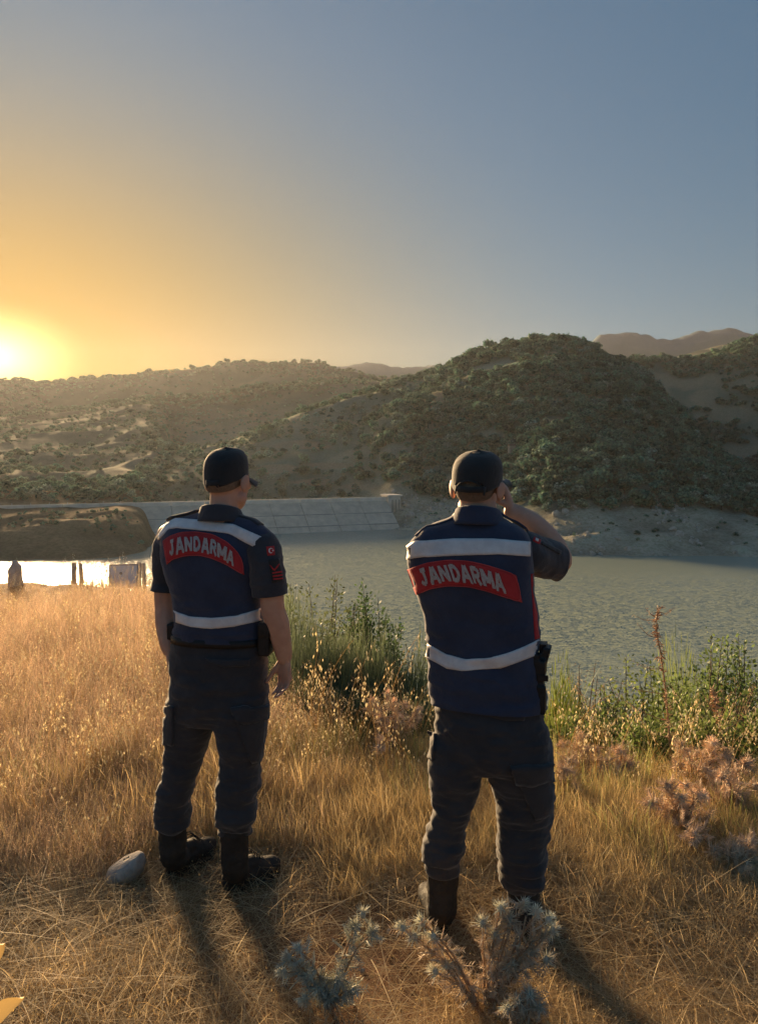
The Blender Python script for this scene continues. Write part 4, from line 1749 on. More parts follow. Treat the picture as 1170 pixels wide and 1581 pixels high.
    put('crescent_star', mbx.mesh('crescent_star', None), M_WHITE, s0, base)
    patch('rank_badge', bs, [(414, 863), (431, 862)], [(420, 901), (437, 896)], 2.93, M_CAP, s0, 8, 10, .0035, base)
    for k, (dy, h_) in enumerate(((19, 2.2), (24, 2.2), (29, 2.2))):
        x0 = 417.4 + dy * .13
        patch('rank_stripe', bs, [(x0, 864.5 + dy), (x0 + 14.5, 862.5 + dy)], [(x0 + .3, 864.5 + dy + h_), (x0 + 14.8, 862.5 + dy + h_)], 2.93, M_RED, s0, 8, 3, .0055, base)
    patch('rank_stripe', bs, [(416.5, 872), (423, 879), (430, 870)], [(416.8, 874), (423.2, 881.5), (430.3, 872)], 2.93, M_RED, s0, 11, 3, .0055, base)
    # epaulettes
    for (a, b_) in (((362, 807, Y - .01), (404, 829, 2.95)), ((306, 804, Y + .02), (262, 818, 3.09))):
        a, b_ = W(*a), W(*b_)
        P = np.zeros((5, 12, 3))
        sd = Vector((b_ - a).cross(Vector((0, 0, 1)))).normalized() * .024
        for j, t in enumerate(np.linspace(0, 1, 12)):
            for i, s_ in enumerate(np.linspace(-1, 1, 5)):
                p = a.lerp(b_, t) + sd * s_ * (1 if t < .95 else .8)
                h = bvh.ray_cast(p + Vector((0, 0, .3)), Vector((0, 0, -1)))
                P[i, j] = (h[0] if h[0] is not None else p) + Vector((0, 0, .006))
        shell('epaulette', P, M_SHIRT, root, .004, base)
    # trousers
    p = MB()
    lofted(p, [(965, 277, 402, Y, .100), (985, 270, 408, Y, .108), (1020, 265, 410, Y, .120), (1060, 264, 411, Y, .128), (1095, 262, 411, Y, .118), (1112, 264, 410, Y, .10)], YW, 2.4)
    lofted(p, [(1070, 262, 340, 3.06, 1.95), (1116, 257, 334, 3.06, 2.0), (1133, 256, 327, 3.06, 2.0), (1163, 254, 316, 3.06, 2.0), (1194, 252, 304, 3.06, 2.0), (1225, 245, 296, 3.06, 2.05), (1250, 240, 292, 3.065, 2.05),
               (1264, 242, 294, 3.065, 2.05), (1276, 246, 287, 3.07, 2.0)], YW * .5)
    lofted(p, [(1070, 332, 412, 2.98, 1.95), (1112, 331, 413, 2.98, 2.0), (1140, 335, 411, 2.98, 2.0), (1163, 339, 406, 2.98, 2.0), (1183, 340, 401, 2.98, 2.0), (1212, 336, 399, 2.975, 2.05), (1240, 335, 397, 2.97, 2.05), (1262, 334, 395, 2.965, 2.05),
               (1276, 336, 391, 2.96, 2.0), (1288, 339, 384, 2.96, 2.0)], YW * .5)
    me = blob('trousers', p, .0065, 6)
    displace(me, lambda q: folds(q, base))
    bp = bvh_of(me)
    tr = put('trousers', me, M_PANTS, root, base)
    patch('thigh_pocket', bp, [(359, 1098), (385, 1096), (409, 1092)], [(388, 1178), (398, 1176), (404, 1172)], 2.98, M_PANTS, tr, 14, 16, .009, base)
    patch('pocket_flap', bp, [(357, 1094), (385, 1092), (412, 1088)], [(364, 1112), (385, 1118), (411, 1110)], 2.98, M_PANTS, tr, 16, 6, .0155, base)
    patch('pocket_flap', bp, [(318, 1017), (345, 1019), (386, 1018)], [(324, 1022), (347, 1030), (384, 1027)], 2.95, M_PANTS, tr, 16, 5, .007, base)
    patch('thigh_pocket', bp, [(256, 1090), (262, 1090), (270, 1092)], [(254, 1150), (260, 1150), (268, 1152)], 3.06, M_PANTS, tr, 8, 14, .010, base)
    # belt with pouches
    bl = MB()
    lofted(bl, [(979, 267, 410, Y, .114), (990, 266.5, 411.5, Y, .117)], YW, 2.4, 40, 2)
    put('belt', bl.mesh('belt', None), M_BLACK, root, base)
    R_ = np.array([lat, fwd, (0, 0, 1)]).T
    pm = MB()
    c = W(411, 986, 2.955)
    pm.box(c, (.022, .042, .062), R_)
    pm.box(c + Vector((0, 0, .045)) + lat * .006, (.022, .046, .026), R_)
    me = blob('holster', pm, .005, 4)
    put('holster', me, M_BLACK, root, base)
    pm = MB()
    c = W(267, 974, 3.06)
    pm.box(c, (.016, .024, .034), R_)
    put('pouch', blob('pouch', pm, .005, 4), M_BLACK, root, base)
    # boots
    boot(G(258, 1360), G(311, 1327), [W(268, 1322, 3.06), W(267, 1290, 3.065), W(266, 1268, 3.065)], root, base)
    boot(G(343, 1385), G(430, 1346), [W(363, 1338, 2.965), W(362, 1305, 2.965), W(362, 1276, 2.96)], root, base)
    return root


# ------------------------------------------------------------------ the man on the right, looking through binoculars
def man_right():
    YW = math.radians(17)
    base = Vector((.36, 2.72, 0))
    Y = 2.70
    lat = Vector((math.cos(YW), -math.sin(YW), 0))
    fwd = Vector((math.sin(YW), math.cos(YW), 0))
    hc = W(737, 751, Y + .03)
    M = Matrix.Translation(hc) @ Matrix.Rotation(-math.radians(22), 4, 'Z') @ Matrix.Rotation(math.radians(-3), 4, 'X') @ Matrix.Rotation(math.radians(2), 4, 'Y')
    body = MB()
    head_shapes(body, M)
    lofted(body, [(822, 710, 765, Y, .045), (850, 672, 790, Y, .075), (900, 664, 796, Y, .08), (1000, 680, 810, Y, .08), (1085, 685, 820, Y, .08), (1130, 690, 822, Y, .08)], YW)
    sr, sl = W(800, 850, Y - .01), W(655, 848, Y + .01)
    wr = W(790, 790, 2.83)
    chain(body, *spline([W(752, 850, Y), sr, W(836, 862, 2.78), W(864, 866, 2.855), W(850, 838, 2.862), W(822, 810, 2.85), W(800, 795, 2.835), wr],
                        [.05, .055, .052, .046, .047, .045, .035, .032], 4), 14)
    wl = W(716, 793, 2.90)
    chain(body, *spline([W(715, 850, Y), sl, W(664, 874, 2.83), W(668, 884, 2.92), W(680, 845, 2.92), W(705, 808, 2.905), wl],
                        [.05, .055, .050, .046, .045, .034, .030], 4), 14)
    build_hand(body, wr, (-.28, .10, .95), (-.92, .25, -.25), (.1, -.62, .5), (.28, .55, .5), (.55, .45, .55), .96)
    build_hand(body, wl, (.30, .06, .95), (.92, .25, -.25), (-.1, -.62, .5), (.28, .55, .5), (.55, .45, .55), .96)
    for pts in ([(706, 1130, Y + .01), (692, 1260, Y + .02), (684, 1370, Y + .01)], [(798, 1130, Y), (808, 1270, Y + .01), (808, 1390, Y + .01)]):
        chain(body, [W(*p) for p in pts], [.075, .05, .04], 12)
    me = blob('person', body, .0048, 4)
    me.materials.append(M_SKIN)
    me.transform(Matrix.Translation(-base))
    root = obj('person', me)
    root.location = base
    tag(root, 'person in navy vest with right elbow raised, holding binoculars to the eyes', 'person', 'uniformed people watching the lake')
    eyes(M, root, base)
    put('hair', hair_mesh(M, -.058, -.002), M_HAIR, root, base)
    cap_parts(M, root, base, (.62, .046))
    v = MB()
    lofted(v, [(789, 708, 766, Y + .01, .05), (799, 700, 776, Y + .01, .060), (809, 674, 796, Y + .005, .074), (822, 648, 812, Y, .088), (838, 634, 819, Y, .102), (868, 628, 821, Y, .116), (900, 638, 822, Y, .118),
               (930, 648, 825, Y, .114), (960, 657, 828, Y, .110), (1000, 660, 830, Y, .110), (1040, 661, 834, Y, .116), (1086, 665, 842, Y, .122), (1100, 666, 843, Y, .122)], YW, 2.6)
    chain(v, [W(757, 826, Y), W(790, 838, Y - .005), W(802, 848, Y - .005)], [.060, .062, .060], 14)
    chain(v, [W(716, 826, Y), W(668, 838, Y), W(654, 850, Y + .01)], [.060, .062, .060], 14)
    for s_ in (-1, 1):
        c = W(724, 874, Y) + lat * (s_ * .095) - fwd * .074
        v.ell(c, (.075, .040, .090), np.array([lat, fwd, (0, 0, 1)]).T, 14, 10)
    me = blob('vest', v, .0065, 9)
    displace(me, lambda p: .0050 * fbm(p * np.array([6, 6, 9]) + 13, 3) * sstep(1.52, 1.25, p[:, 2]) + .006 * (1 - 2 * np.abs(fbm(p * np.array([5, 5, 20]) + 18, 2))) * sstep(1.36, 1.05, p[:, 2]) + .0012 * fbm(p * 30, 2))
    bisect(me, W(750, 1086, Y), (0, 0, -1))
    bvh = bvh_of(me)
    vest = put('vest', solid(me, .004), M_VEST, root, base)
    st = [(630, 843), (640, 836), (700, 832), (760, 832), (817, 837)]
    sb = [(627, 864), (640, 861), (700, 858), (770, 856), (817, 859)]
    patch('shoulder_stripe', bvh, st, sb, Y, M_REFL, vest, 44, 7, .0052, base)
    wt_ = [(652, 990), (661, 995), (690, 1010), (720, 1018), (760, 1015), (790, 1006), (829, 989), (840, 985)]
    wb_ = [(654, 1011), (663, 1017), (690, 1032), (715, 1036), (770, 1032), (800, 1022), (829, 1010), (842, 1005)]
    patch('waist_stripe', bvh, wt_, wb_, Y, M_REFL, vest, 44, 7, .0042, base)
    pt = [(629, 880), (660, 869), (690, 865), (720, 866), (750, 872), (775, 880), (796, 888)]
    pb = [(644, 918), (665, 908), (692, 904), (722, 905), (752, 912), (778, 921), (805, 930)]
    patch('back_patch', bvh, pt, pb, Y, M_RED, vest, 44, 9, .0056, base)
    border('patch_border', bvh, pt, pb, Y, M_RED2, vest, base, .0060)
    lettering(bvh, 'JANDARMA', pt, pb, .09, .86, .17, .80, Y, vest, base)
    patch('side_panel', bvh, [(819, 886), (826, 886), (838, 886)], [(825, 987), (831, 985), (842, 982)], Y, M_RED, vest, 10, 24, .0030, base)
    cm = Matrix.Translation(W(738, 806, Y + .005)) @ Matrix.Rotation(-YW, 4, 'Z') @ Matrix.Rotation(math.radians(-6), 4, 'X')
    collar(cm, root, base, M_VEST, .079, .070, .046)
    sl_ = []
    for pts, rr, cut in (([W(786, 846, Y - .005), W(806, 852, Y + .0), W(836, 862, 2.78), W(862, 868, 2.845), W(876, 872, 2.88)], [.066, .074, .076, .074, .072], (W(859, 868, 2.845), Vector((.92, .35, -.10)))),
                         ([W(676, 852, Y + .03), W(667, 858, Y + .06), W(665, 874, 2.83), W(669, 884, 2.90)], [.062, .068, .066, .064], (W(667, 880, 2.87), Vector((.05, 1, -.15))))):
        m2 = MB()
        chain(m2, *spline(pts, rr, 4), 18)
        me = blob('sleeve', m2, .0065, 5)
        displace(me, lambda p: .005 * fbm(p * np.array([11, 11, 11]), 3) + .003 * (1 - 2 * np.abs(fbm(p * np.array([16, 7, 9]) + 4, 2))))
        bisect(me, cut[0], cut[1].normalized())
        sl_.append(me)
    bs = bvh_of(sl_[0])
    s0 = put('sleeve', solid(sl_[0], .004), M_SHIRT, root, base)
    put('sleeve', solid(sl_[1], .004), M_SHIRT, root, base)
    patch('flag_badge', bs, [(824, 829), (834, 834)], [(822, 835), (832, 840)], 2.74, M_RED, s0, 8, 5, .003, base)
    patch('crescent', bs, [(826, 831.5), (830, 833.5)], [(825.3, 834.5), (829.3, 836.5)], 2.74, M_WHITE, s0, 5, 4, .0048, base)
    patch('rank_badge', bs, [(836, 836), (866, 851)], [(834, 840), (864, 857)], 2.80, M_CAP, s0, 12, 5, .004, base)
    for (a, b_) in (((768, 818, Y + .0), (812, 838, Y - .005)), ((706, 816, Y + .01), (640, 838, Y + .02))):
        a, b_ = W(*a), W(*b_)
        P = np.zeros((5, 12, 3))
        sd = Vector((b_ - a).cross(Vector((0, 0, 1)))).normalized() * .024
        for j, t in enumerate(np.linspace(0, 1, 12)):
            for i, s_ in enumerate(np.linspace(-1, 1, 5)):
                p = a.lerp(b_, t) + sd * s_ * (1 if t < .95 else .8)
                h = bvh.ray_cast(p + Vector((0, 0, .3)), Vector((0, 0, -1)))
                P[i, j] = (h[0] if h[0] is not None else p) + Vector((0, 0, .006))
        shell('epaulette', P, M_VEST, root, .004, base)
    p = MB()
    lofted(p, [(1070, 676, 830, Y, .100), (1085, 672, 835, Y, .110), (1113, 669, 839, Y, .122), (1145, 667, 847, Y, .130), (1170, 666, 850, Y, .122), (1184, 668, 848, Y, .10)], YW, 2.4)
    lofted(p, [(1140, 666, 752, Y + .015, 1.95), (1187, 664, 745, Y + .015, 2.0), (1215, 665, 739, Y + .02, 2.0), (1240, 665, 732, Y + .02, 2.0), (1268, 660, 722, Y + .02, 2.0), (1296, 654, 716, Y + .02, 2.05), (1316, 649, 716, Y + .02, 2.05),
               (1332, 653, 713, Y + .015, 2.05), (1346, 661, 706, Y + .01, 2.0)], YW)
    lofted(p, [(1140, 744, 850, Y, 1.9), (1187, 750, 851, Y, 2.0), (1219, 763, 854, Y + .01, 2.0), (1245, 768, 852, Y + .01, 2.0), (1270, 770, 846, Y + .015, 2.0), (1299, 773, 843, Y + .015, 2.05), (1322, 770, 845, Y + .015, 2.05), (1340, 770, 840, Y + .01, 2.05),
               (1358, 774, 841, Y + .01, 2.05), (1370, 780, 834, Y + .01, 2.0), (1382, 788, 826, Y + .01, 2.0)], YW)
    me = blob('trousers', p, .0065, 6)
    displace(me, lambda q: folds(q + 3.7, base + Vector((3.7, 3.7, 3.7)), 1.1))
    bp = bvh_of(me)
    tr = put('trousers', me, M_PANTS, root, base)
    patch('thigh_pocket', bp, [(792, 1190), (825, 1190), (854, 1184)], [(826, 1266), (838, 1262), (850, 1256)], Y, M_PANTS, tr, 14, 16, .009, base)
    patch('pocket_flap', bp, [(787, 1182), (820, 1182), (855, 1178)], [(797, 1208), (822, 1213), (855, 1203)], Y, M_PANTS, tr, 16, 6, .0155, base)
    patch('pocket_flap', bp, [(742, 1090), (780, 1092), (812, 1090)], [(750, 1104), (778, 1113), (808, 1114)], Y - .1, M_PANTS, tr, 16, 5, .007, base)
    patch('thigh_pocket', bp, [(664, 1130), (669, 1130), (674, 1132)], [(663, 1170), (667, 1172), (671, 1174)], Y, M_PANTS, tr, 8, 14, .010, base)
    # holster with grip, on the right hip
    R_ = np.array([lat, fwd, (0, 0, 1)]).T
    pm = MB()
    c = W(829, 1050, Y - .075)
    tl = np.array(Matrix.Rotation(math.radians(-4), 3, 'Y'))
    pm.box(c + Vector((0, 0, -.035)), (.024, .036, .070), R_)
    pm.box(c + Vector((.002, 0, .050)), (.028, .040, .028), R_)
    pm.box(c + Vector((-.022, -.012, .078)), (.026, .020, .022), R_)
    pm.box(c + Vector((.028, .010, .085)), (.014, .034, .036), R_ @ np.array(Matrix.Rotation(math.radians(14), 3, 'Y')))
    pm.box(c + Vector((.004, -.03, -.06)), (.020, .014, .050), R_)
    ho = put('holster', blob('holster', pm, .0045, 3), M_BLACK, root, base)
    gm = MB()
    gm.box(c + Vector((.024, .02, .098)), (.012, .026, .030), R_)
    gm.box(c + Vector((.010, -.044, .02)), (.018, .004, .010), R_)
    put('pistol_grip', gm.mesh('pistol_grip', None, False), M_BLACK, ho, base)
    boot(G(683, 1452), G(660, 1392), [W(682, 1405, Y + .01), W(683, 1370, Y + .015), W(684, 1340, Y + .015)], root, base)
    boot(G(806, 1458), G(818, 1392), [W(806, 1420, Y + .0), W(807, 1392, Y + .01), W(807, 1365, Y + .01)], root, base)
    # binoculars
    bc = M @ Vector((.012, .165, .004))
    bn_ = empty('binoculars', bc)
    bn_.rotation_euler = (math.radians(-2), 0, -math.radians(22))
    tag(bn_, 'black binoculars held up to the eyes by the person on the right', 'binoculars')
    for s_ in (-1, 1):
        b1 = MB()
        prof = [(-.060, .017), (-.048, .018), (-.046, .015), (-.030, .016), (-.028, .021), (.012, .024), (.016, .021), (.050, .026), (.072, .028), (.076, .028)]
        loft(b1, [ring((s_ * .034, y, 0), (1, 0, 0), (0, 0, 1), r, r, 18, 2) for y, r in prof])
        br = b1.obj('barrel', M_BLACK, bn_)
        l1 = MB()
        l1.ell((s_ * .034, .0765, 0), (.024, .003, .024), None, 16, 6)
        l1.obj('lens', M_EYE, br)
    b1 = MB()
    b1.box((0, -.005, .004), (.014, .026, .008))
    b1.tube([(0, -.03, .006), (0, .03, .006)], .007, 10)
    b1.obj('bridge', M_BLACK, bn_)
    b1 = MB()
    b1.tube([(0, -.034, .008), (0, -.020, .008)], .011, 14)
    b1.obj('focus_wheel', M_BLACK, bn_)
    return root


PERSON_A = man_left()
PERSON_B = man_right()
# ------------------------------------------------------------------ grass and plants near the camera
prng = np.random.default_rng(23)
m_grass = mat_leaf('dry_grass_blades', transl=.55, rough=.6)
m_seed = mat_leaf('oat_seed_husks', transl=.5, rough=.45)
m_leafg = mat_leaf('green_leaves', transl=.4, rough=.55)
m_spine = mat_leaf('thistle_spines', transl=.25, rough=.6)
m_twig = mat_noise('dry_twig', (.30, .20, .12), (.20, .13, .08), 30, .9)
m_stalk = mat_noise('dry_stalk', (.46, .31, .18), (.34, .20, .12), 30, .9)


def ribbons(base, az, h, lean, width, seg=3, curl=1.6, droop=0.0):
    """many thin tapering blades; returns verts (n,(seg*2+1),3) and faces"""
    n = len(h)
    t = np.linspace(0, 1, seg + 1)
    out_ = lean[:, None] * t[None] ** curl * h[:, None]
    zz = h[:, None] * (t[None] * np.sqrt(np.clip(1 - (lean[:, None] * .8) ** 2 * t[None] ** 2, .05, 1)) - droop * t[None] ** 3 * lean[:, None])
    cx = base[:, 0, None] + np.cos(az)[:, None] * out_
    cy = base[:, 1, None] + np.sin(az)[:, None] * out_
    cz = base[:, 2, None] + zz
    wa = az + prng.uniform(-1.2, 1.2, n) + math.pi / 2
    w = width[:, None] * (1 - t[None] ** 1.5 * .85) * .5
    dx, dy = np.cos(wa)[:, None] * w, np.sin(wa)[:, None] * w
    L = np.stack([cx - dx, cy - dy, cz], -1)[:, :-1]
    R_ = np.stack([cx + dx, cy + dy, cz], -1)[:, :-1]
    tip = np.stack([cx, cy, cz], -1)[:, -1:]
    v = np.concatenate([np.stack([L, R_], 2).reshape(n, 2 * seg, 3), tip], 1)
    k = 2 * seg + 1
    q = np.array([[2 * i, 2 * i + 1, 2 * i + 3, 2 * i + 2] for i in range(seg - 1)])
    tr = np.array([[2 * seg - 2, 2 * seg - 1, 2 * seg]])
    off = (np.arange(n) * k)[:, None, None]
    return v, (off + q[None]).reshape(-1, 4), (off + tr[None]).reshape(-1, 3), tip[:, 0]


def diamonds(c, d, ln, w):
    """small pointed husks: four-sided spindles"""
    n = len(c)
    d = d / np.linalg.norm(d, axis=1)[:, None]
    a = np.cross(d, rand_unit(n, prng))
    a /= np.linalg.norm(a, axis=1)[:, None] + 1e-9
    b_ = np.cross(d, a)
    p0, p1 = c, c + d * ln[:, None]
    m_ = c + d * ln[:, None] * .38
    v = np.stack([p0, m_ + a * w[:, None], m_ + b_ * w[:, None] * .7, m_ - a * w[:, None], m_ - b_ * w[:, None] * .7, p1], 1)
    f = np.array([[0, 1, 2], [0, 2, 3], [0, 3, 4], [0, 4, 1], [5, 2, 1], [5, 3, 2], [5, 4, 3], [5, 1, 4]])
    return v.reshape(-1, 3), (np.arange(n)[:, None, None] * 6 + f[None]).reshape(-1, 3)


def tuft(name, n, rad, h, lean, wid, cols, seeds=0, seedcol=(.8, .68, .42), seedlen=(.006, .012), lying=False, seg=3):
    mb = MB()
    r = rad * np.sqrt(prng.uniform(0, 1, n))
    a = prng.uniform(0, 2 * math.pi, n)
    base = np.stack([r * np.cos(a), r * np.sin(a), np.full(n, -.01)], 1)
    az = prng.uniform(0, 2 * math.pi, n) if not lying else prng.uniform(0, 2 * math.pi, n)
    hh = prng.uniform(*h, n)
    ln = prng.uniform(*lean, n)
    ww = prng.uniform(*wid, n)
    v, q, t, tip = ribbons(base, az, hh, ln, ww, seg)
    if lying:
        dz = prng.uniform(.004, .05, n)
        v[..., 2] = v[..., 2] * .10 + dz[:, None]
    cc = np.array(cols)[prng.integers(0, len(cols), n)] * prng.uniform(.7, 1.25, (n, 1))
    cv = np.repeat(cc[:, None, :], v.shape[1], 1)
    mb.add(v.reshape(-1, 3), q, t, cv.reshape(-1, 3))
    if seeds:
        i = prng.integers(0, n, seeds)
        f = prng.uniform(.55, 1.0, seeds)
        k = v.shape[1]
        lo, hi = v[i, 2 * (seg - 1)], v[i, k - 1]
        c = lo * (1 - f[:, None]) + hi * f[:, None] + prng.normal(size=(seeds, 3)) * .006
        d = prng.normal(size=(seeds, 3)) * .5 + np.array([0, 0, -.3])
        sv, st = diamonds(c, d, prng.uniform(*seedlen, seeds), prng.uniform(.0012, .0022, seeds))
        sc = np.array(seedcol) * prng.uniform(.7, 1.15, (seeds, 1))
        mb.add(sv, None, st, np.repeat(sc, 6, 0))
    return mb.mesh(name, m_grass, False, True)


GOLD = [(.78, .58, .28), (.68, .49, .21), (.84, .68, .38), (.58, .40, .18), (.72, .56, .31)]
RUST = [(.60, .41, .29), (.66, .47, .33), (.52, .34, .24), (.74, .58, .41), (.60, .50, .32)]
STRAW = [(.76, .61, .36), (.66, .50, .28), (.84, .71, .46), (.52, .37, .20), (.44, .30, .17)]
GREEN = [(.30, .33, .11), (.36, .36, .14), (.46, .40, .17)]

K_GOLD = [tuft('grass', 40, .10, (.12, .29), (.05, .95), (.0016, .0034), GOLD, 12, seedlen=(.005, .011)) for k in range(7)]
K_RUST = [tuft('grass', 34, .13, (.12, .34), (.05, .95), (.0013, .0028), RUST, 40, (.92, .78, .60), (.008, .016)) for k in range(7)]
K_STRAW = [tuft('straw', 26, .20, (.15, .55), (.55, 1.0), (.0016, .0036), STRAW, 6, lying=True) for k in range(6)]
K_MESS = [tuft('straw', 26, .14, (.05, .16), (.35, 1.0), (.0014, .003), STRAW, 8) for k in range(5)]
K_GREEN = [tuft('grass', 34, .09, (.10, .24), (.05, .5), (.0018, .0034), GREEN, 4) for k in range(3)]


def spread(n, px0, px1, y0, y1, logd=True):
    px = prng.uniform(px0, px1, n)
    Y = np.exp(prng.uniform(math.log(y0), math.log(y1), n)) if logd else prng.uniform(y0, y1, n)
    return Y * (px - PW / 2) / FOC, Y


def nz2(x, y, s, o_=0.0):
    return fbm(np.stack([x / s, y / s, 0 * x + o_], 1), 3)


def lay(name, x, y, keep, kinds, smin, smax, label, tilt=.18, lift=0.0, hscale=None):
    x, y = x[keep], y[keep]
    n = len(x)
    print('LAY', name, n)
    z = ground_z(x, y) + lift
    rot = np.stack([prng.normal(size=n) * tilt, prng.normal(size=n) * tilt, prng.uniform(0, 6.28, n)], 1)
    s = prng.uniform(smin, smax, n)
    if hscale is not None:
        s = s * hscale(x, y)
    return scatter(name, np.stack([x, y, z], 1), rot, s, prng.integers(0, len(kinds), n), kinds, label)


def near_feet(x, y):
    """trodden ground round the boots and the bare patch in front"""
    d = np.full(len(x), 9.0)
    for fx, fy, r in ((-.76, 3.0, .30), (-.58, 2.95, .32), (.24, 2.72, .30), (.52, 2.70, .34), (-.05, 2.35, .40), (.62, 2.62, .26)):
        d = np.minimum(d, np.hypot(x - fx, y - fy) / r)
    return d


# golden grass: between and to the right of the two men
x, y = spread(5200, -120, 1300, 2.5, 7.0)
e = edge_y(x)
w = sstep(-1.7, -.5, x) * .95 + .25
keep = (y < e + .5) & (prng.uniform(size=len(x)) < w * sstep(2.7, 3.35, y + .25 * nz2(x, y, .5)) * sstep(-.9, -.2, nz2(x, y, .55, 3) + .35)) & (near_feet(x, y) > 1.35)
lay('golden_grass', x, y, keep, K_GOLD, .75, 1.15, 'golden knee high dry grass standing between and beside the two people',
    hscale=lambda x, y: (.55 + .45 * sstep(2.9, 3.9, y)) * (1 - .45 * sstep(edge_y(x) - 1.3, edge_y(x), y)))
# rusty seed grass: the field on the left
x, y = spread(7500, -140, 520, 2.7, 17.0)
e = edge_y(x)
keep = (y < e + .9) & (prng.uniform(size=len(x)) < (1 - .85 * sstep(-1.3, -.2, x)) * sstep(2.8, 3.6, y) * sstep(-1.2, -.3, nz2(x, y, .8, 5) + .2)) & (near_feet(x, y) > 1.35)
lay('rusty_grass', x, y, keep, K_RUST, .8, 1.3, 'reddish brown seed grass covering the field on the left',
    hscale=lambda x, y: (.55 + .45 * sstep(3.2, 5.5, y)) * (1 - .55 * sstep(9, 12.5, y)))
# low broken straw over everything near
x, y = spread(3400, -150, 1320, 1.7, 4.6)
soil_ = np.minimum(np.hypot((x + .08) / .36, (y - 2.5) / .34), np.hypot((x - .62) / .30, (y - 2.62) / .22))
keep = (y < edge_y(x)) & (soil_ > .7 + .5 * nz2(x, y, .2, 2)) & (prng.uniform(size=len(x)) < .30 + .6 * sstep(-.6, .5, nz2(x, y, .45, 9)))
lay('straw_litter', x, y, keep, K_STRAW, .7, 1.15, 'flattened pale straw littering the red soil', tilt=.06, lift=.0)
x, y = spread(3400, -150, 1320, 1.7, 3.9)
keep = (near_feet(x, y) > .75) & (prng.uniform(size=len(x)) < .22 + .70 * sstep(-.5, .4, nz2(x, y, .4, 12)) - .9 * (np.minimum(np.hypot((x + .08) / .36, (y - 2.5) / .34), np.hypot((x - .62) / .30, (y - 2.62) / .22)) < 1))
lay('broken_stubble', x, y, keep, K_MESS, .6, 1.1, 'short broken dry stubble in the trodden foreground')
# a little green left at the foot
pts = []
for cx, cy, n_, r in ((-1.75, 4.1, 46, .35), (-.55, 4.5, 70, .40), (1.25, 3.75, 60, .38), (.85, 4.6, 40, .5), (-2.4, 5.2, 30, .4)):
    pts.append(np.stack([cx + prng.normal(size=n_) * r, cy + prng.normal(size=n_) * r * .8], 1))
pts = np.concatenate(pts)
lay('green_grass', pts[:, 0], pts[:, 1], np.ones(len(pts), bool), K_GREEN, .8, 1.2, 'patches of still green grass in the dry meadow')
# rough cover on the slope below the brink
x, y = spread(4200, -260, 1500, 4.9, 26)
e = edge_y(x)
keep = (y > e + .2) & (y < e + 9)
K_SCRUB = [tuft('grass', 40, .16, (.10, .26), (.1, .7), (.003, .006), [(.16, .17, .08), (.22, .19, .09), (.12, .14, .06), (.3, .22, .12)], 6) for k in range(4)]
lay('slope_cover', x, y, keep, K_SCRUB, .9, 1.6, 'rough low growth on the bank below the brink')


# ---- wild oats
def oat(name, h, arch, nsp, rng):
    """one stalk bending over with hanging pale seed husks; two meshes: stalk, husks"""
    t = np.linspace(0, 1, 12)
    px_ = arch * t ** 2.2
    pz = h * (t - .22 * arch / h * t ** 3)
    P = np.stack([px_, .02 * np.sin(t * 5), pz], 1)
    mb = MB()
    mb.tube(P, np.linspace(.0019, .0007, 12), 4, (.66, .50, .26), False)
    cs, ds, L = [], [], []
    for k in range(nsp):
        f = .52 + .48 * (k + rng.uniform(0, .5)) / nsp
        p = np.array([np.interp(f, t, P[:, i]) for i in range(3)])
        a = rng.uniform(0, 6.28)
        r = (1.04 - f) * .11 + .012
        q1 = p + np.array([math.cos(a) * r * .6, math.sin(a) * r * .6, r * .25])
        q2 = p + np.array([math.cos(a) * r, math.sin(a) * r, -.012])
        mb.tube([p, q1, q2], [.0006, .0005, .0004], 3, (.62, .48, .26), False)
        for s in range(rng.integers(1, 3)):
            cs.append(q2)
            ds.append([rng.normal() * .28, rng.normal() * .28, -1])
            L.append(rng.uniform(.024, .036))
    for k in range(2):
        a = rng.uniform(0, 6.28)
        lv = np.array([[0, 0, h * .2], [math.cos(a) * .08, math.sin(a) * .08, h * .38], [math.cos(a) * .2, math.sin(a) * .2, h * .3]])
        mb.tube(lv, [.0016, .0014, .0004], 3, (.58, .42, .2), False)
    hm = MB()
    v, f = diamonds(np.array(cs), np.array(ds), np.array(L), prng.uniform(.0036, .0056, len(cs)))
    c = np.array([.95, .88, .68]) * rng.uniform(.8, 1.1, (len(cs), 1))
    hm.add(v, None, f, np.repeat(c, 6, 0))
    return mb, hm


OATS = []
for k in range(6):
    sm, hm = oat('oat', prng.uniform(.62, .88), prng.uniform(.1, .35), int(prng.integers(9, 17)), prng)
    OATS.append((sm.mesh('oat_stalk', m_grass, False, True), hm.mesh('oat_husks', m_seed, False, True)))


def join_meshes(name, a, b_):
    va, vb = co(a), co(b_)
    f4, f3 = [], []
    cols = []
    for me, off in ((a, 0), (b_, len(va))):
        for p in me.polygons:
            (f4 if len(p.vertices) == 4 else f3).append([i + off for i in p.vertices])
        c = np.zeros(len(me.vertices) * 4, np.float32)
        me.color_attributes['Col'].data.foreach_get('color', c)
        cols.append(c.reshape(-1, 4)[:, :3])
    return mesh_np(name, np.concatenate([va, vb]), [np.array(f4).reshape(-1, 4), np.array(f3).reshape(-1, 3)], m_seed, False, np.concatenate(cols))


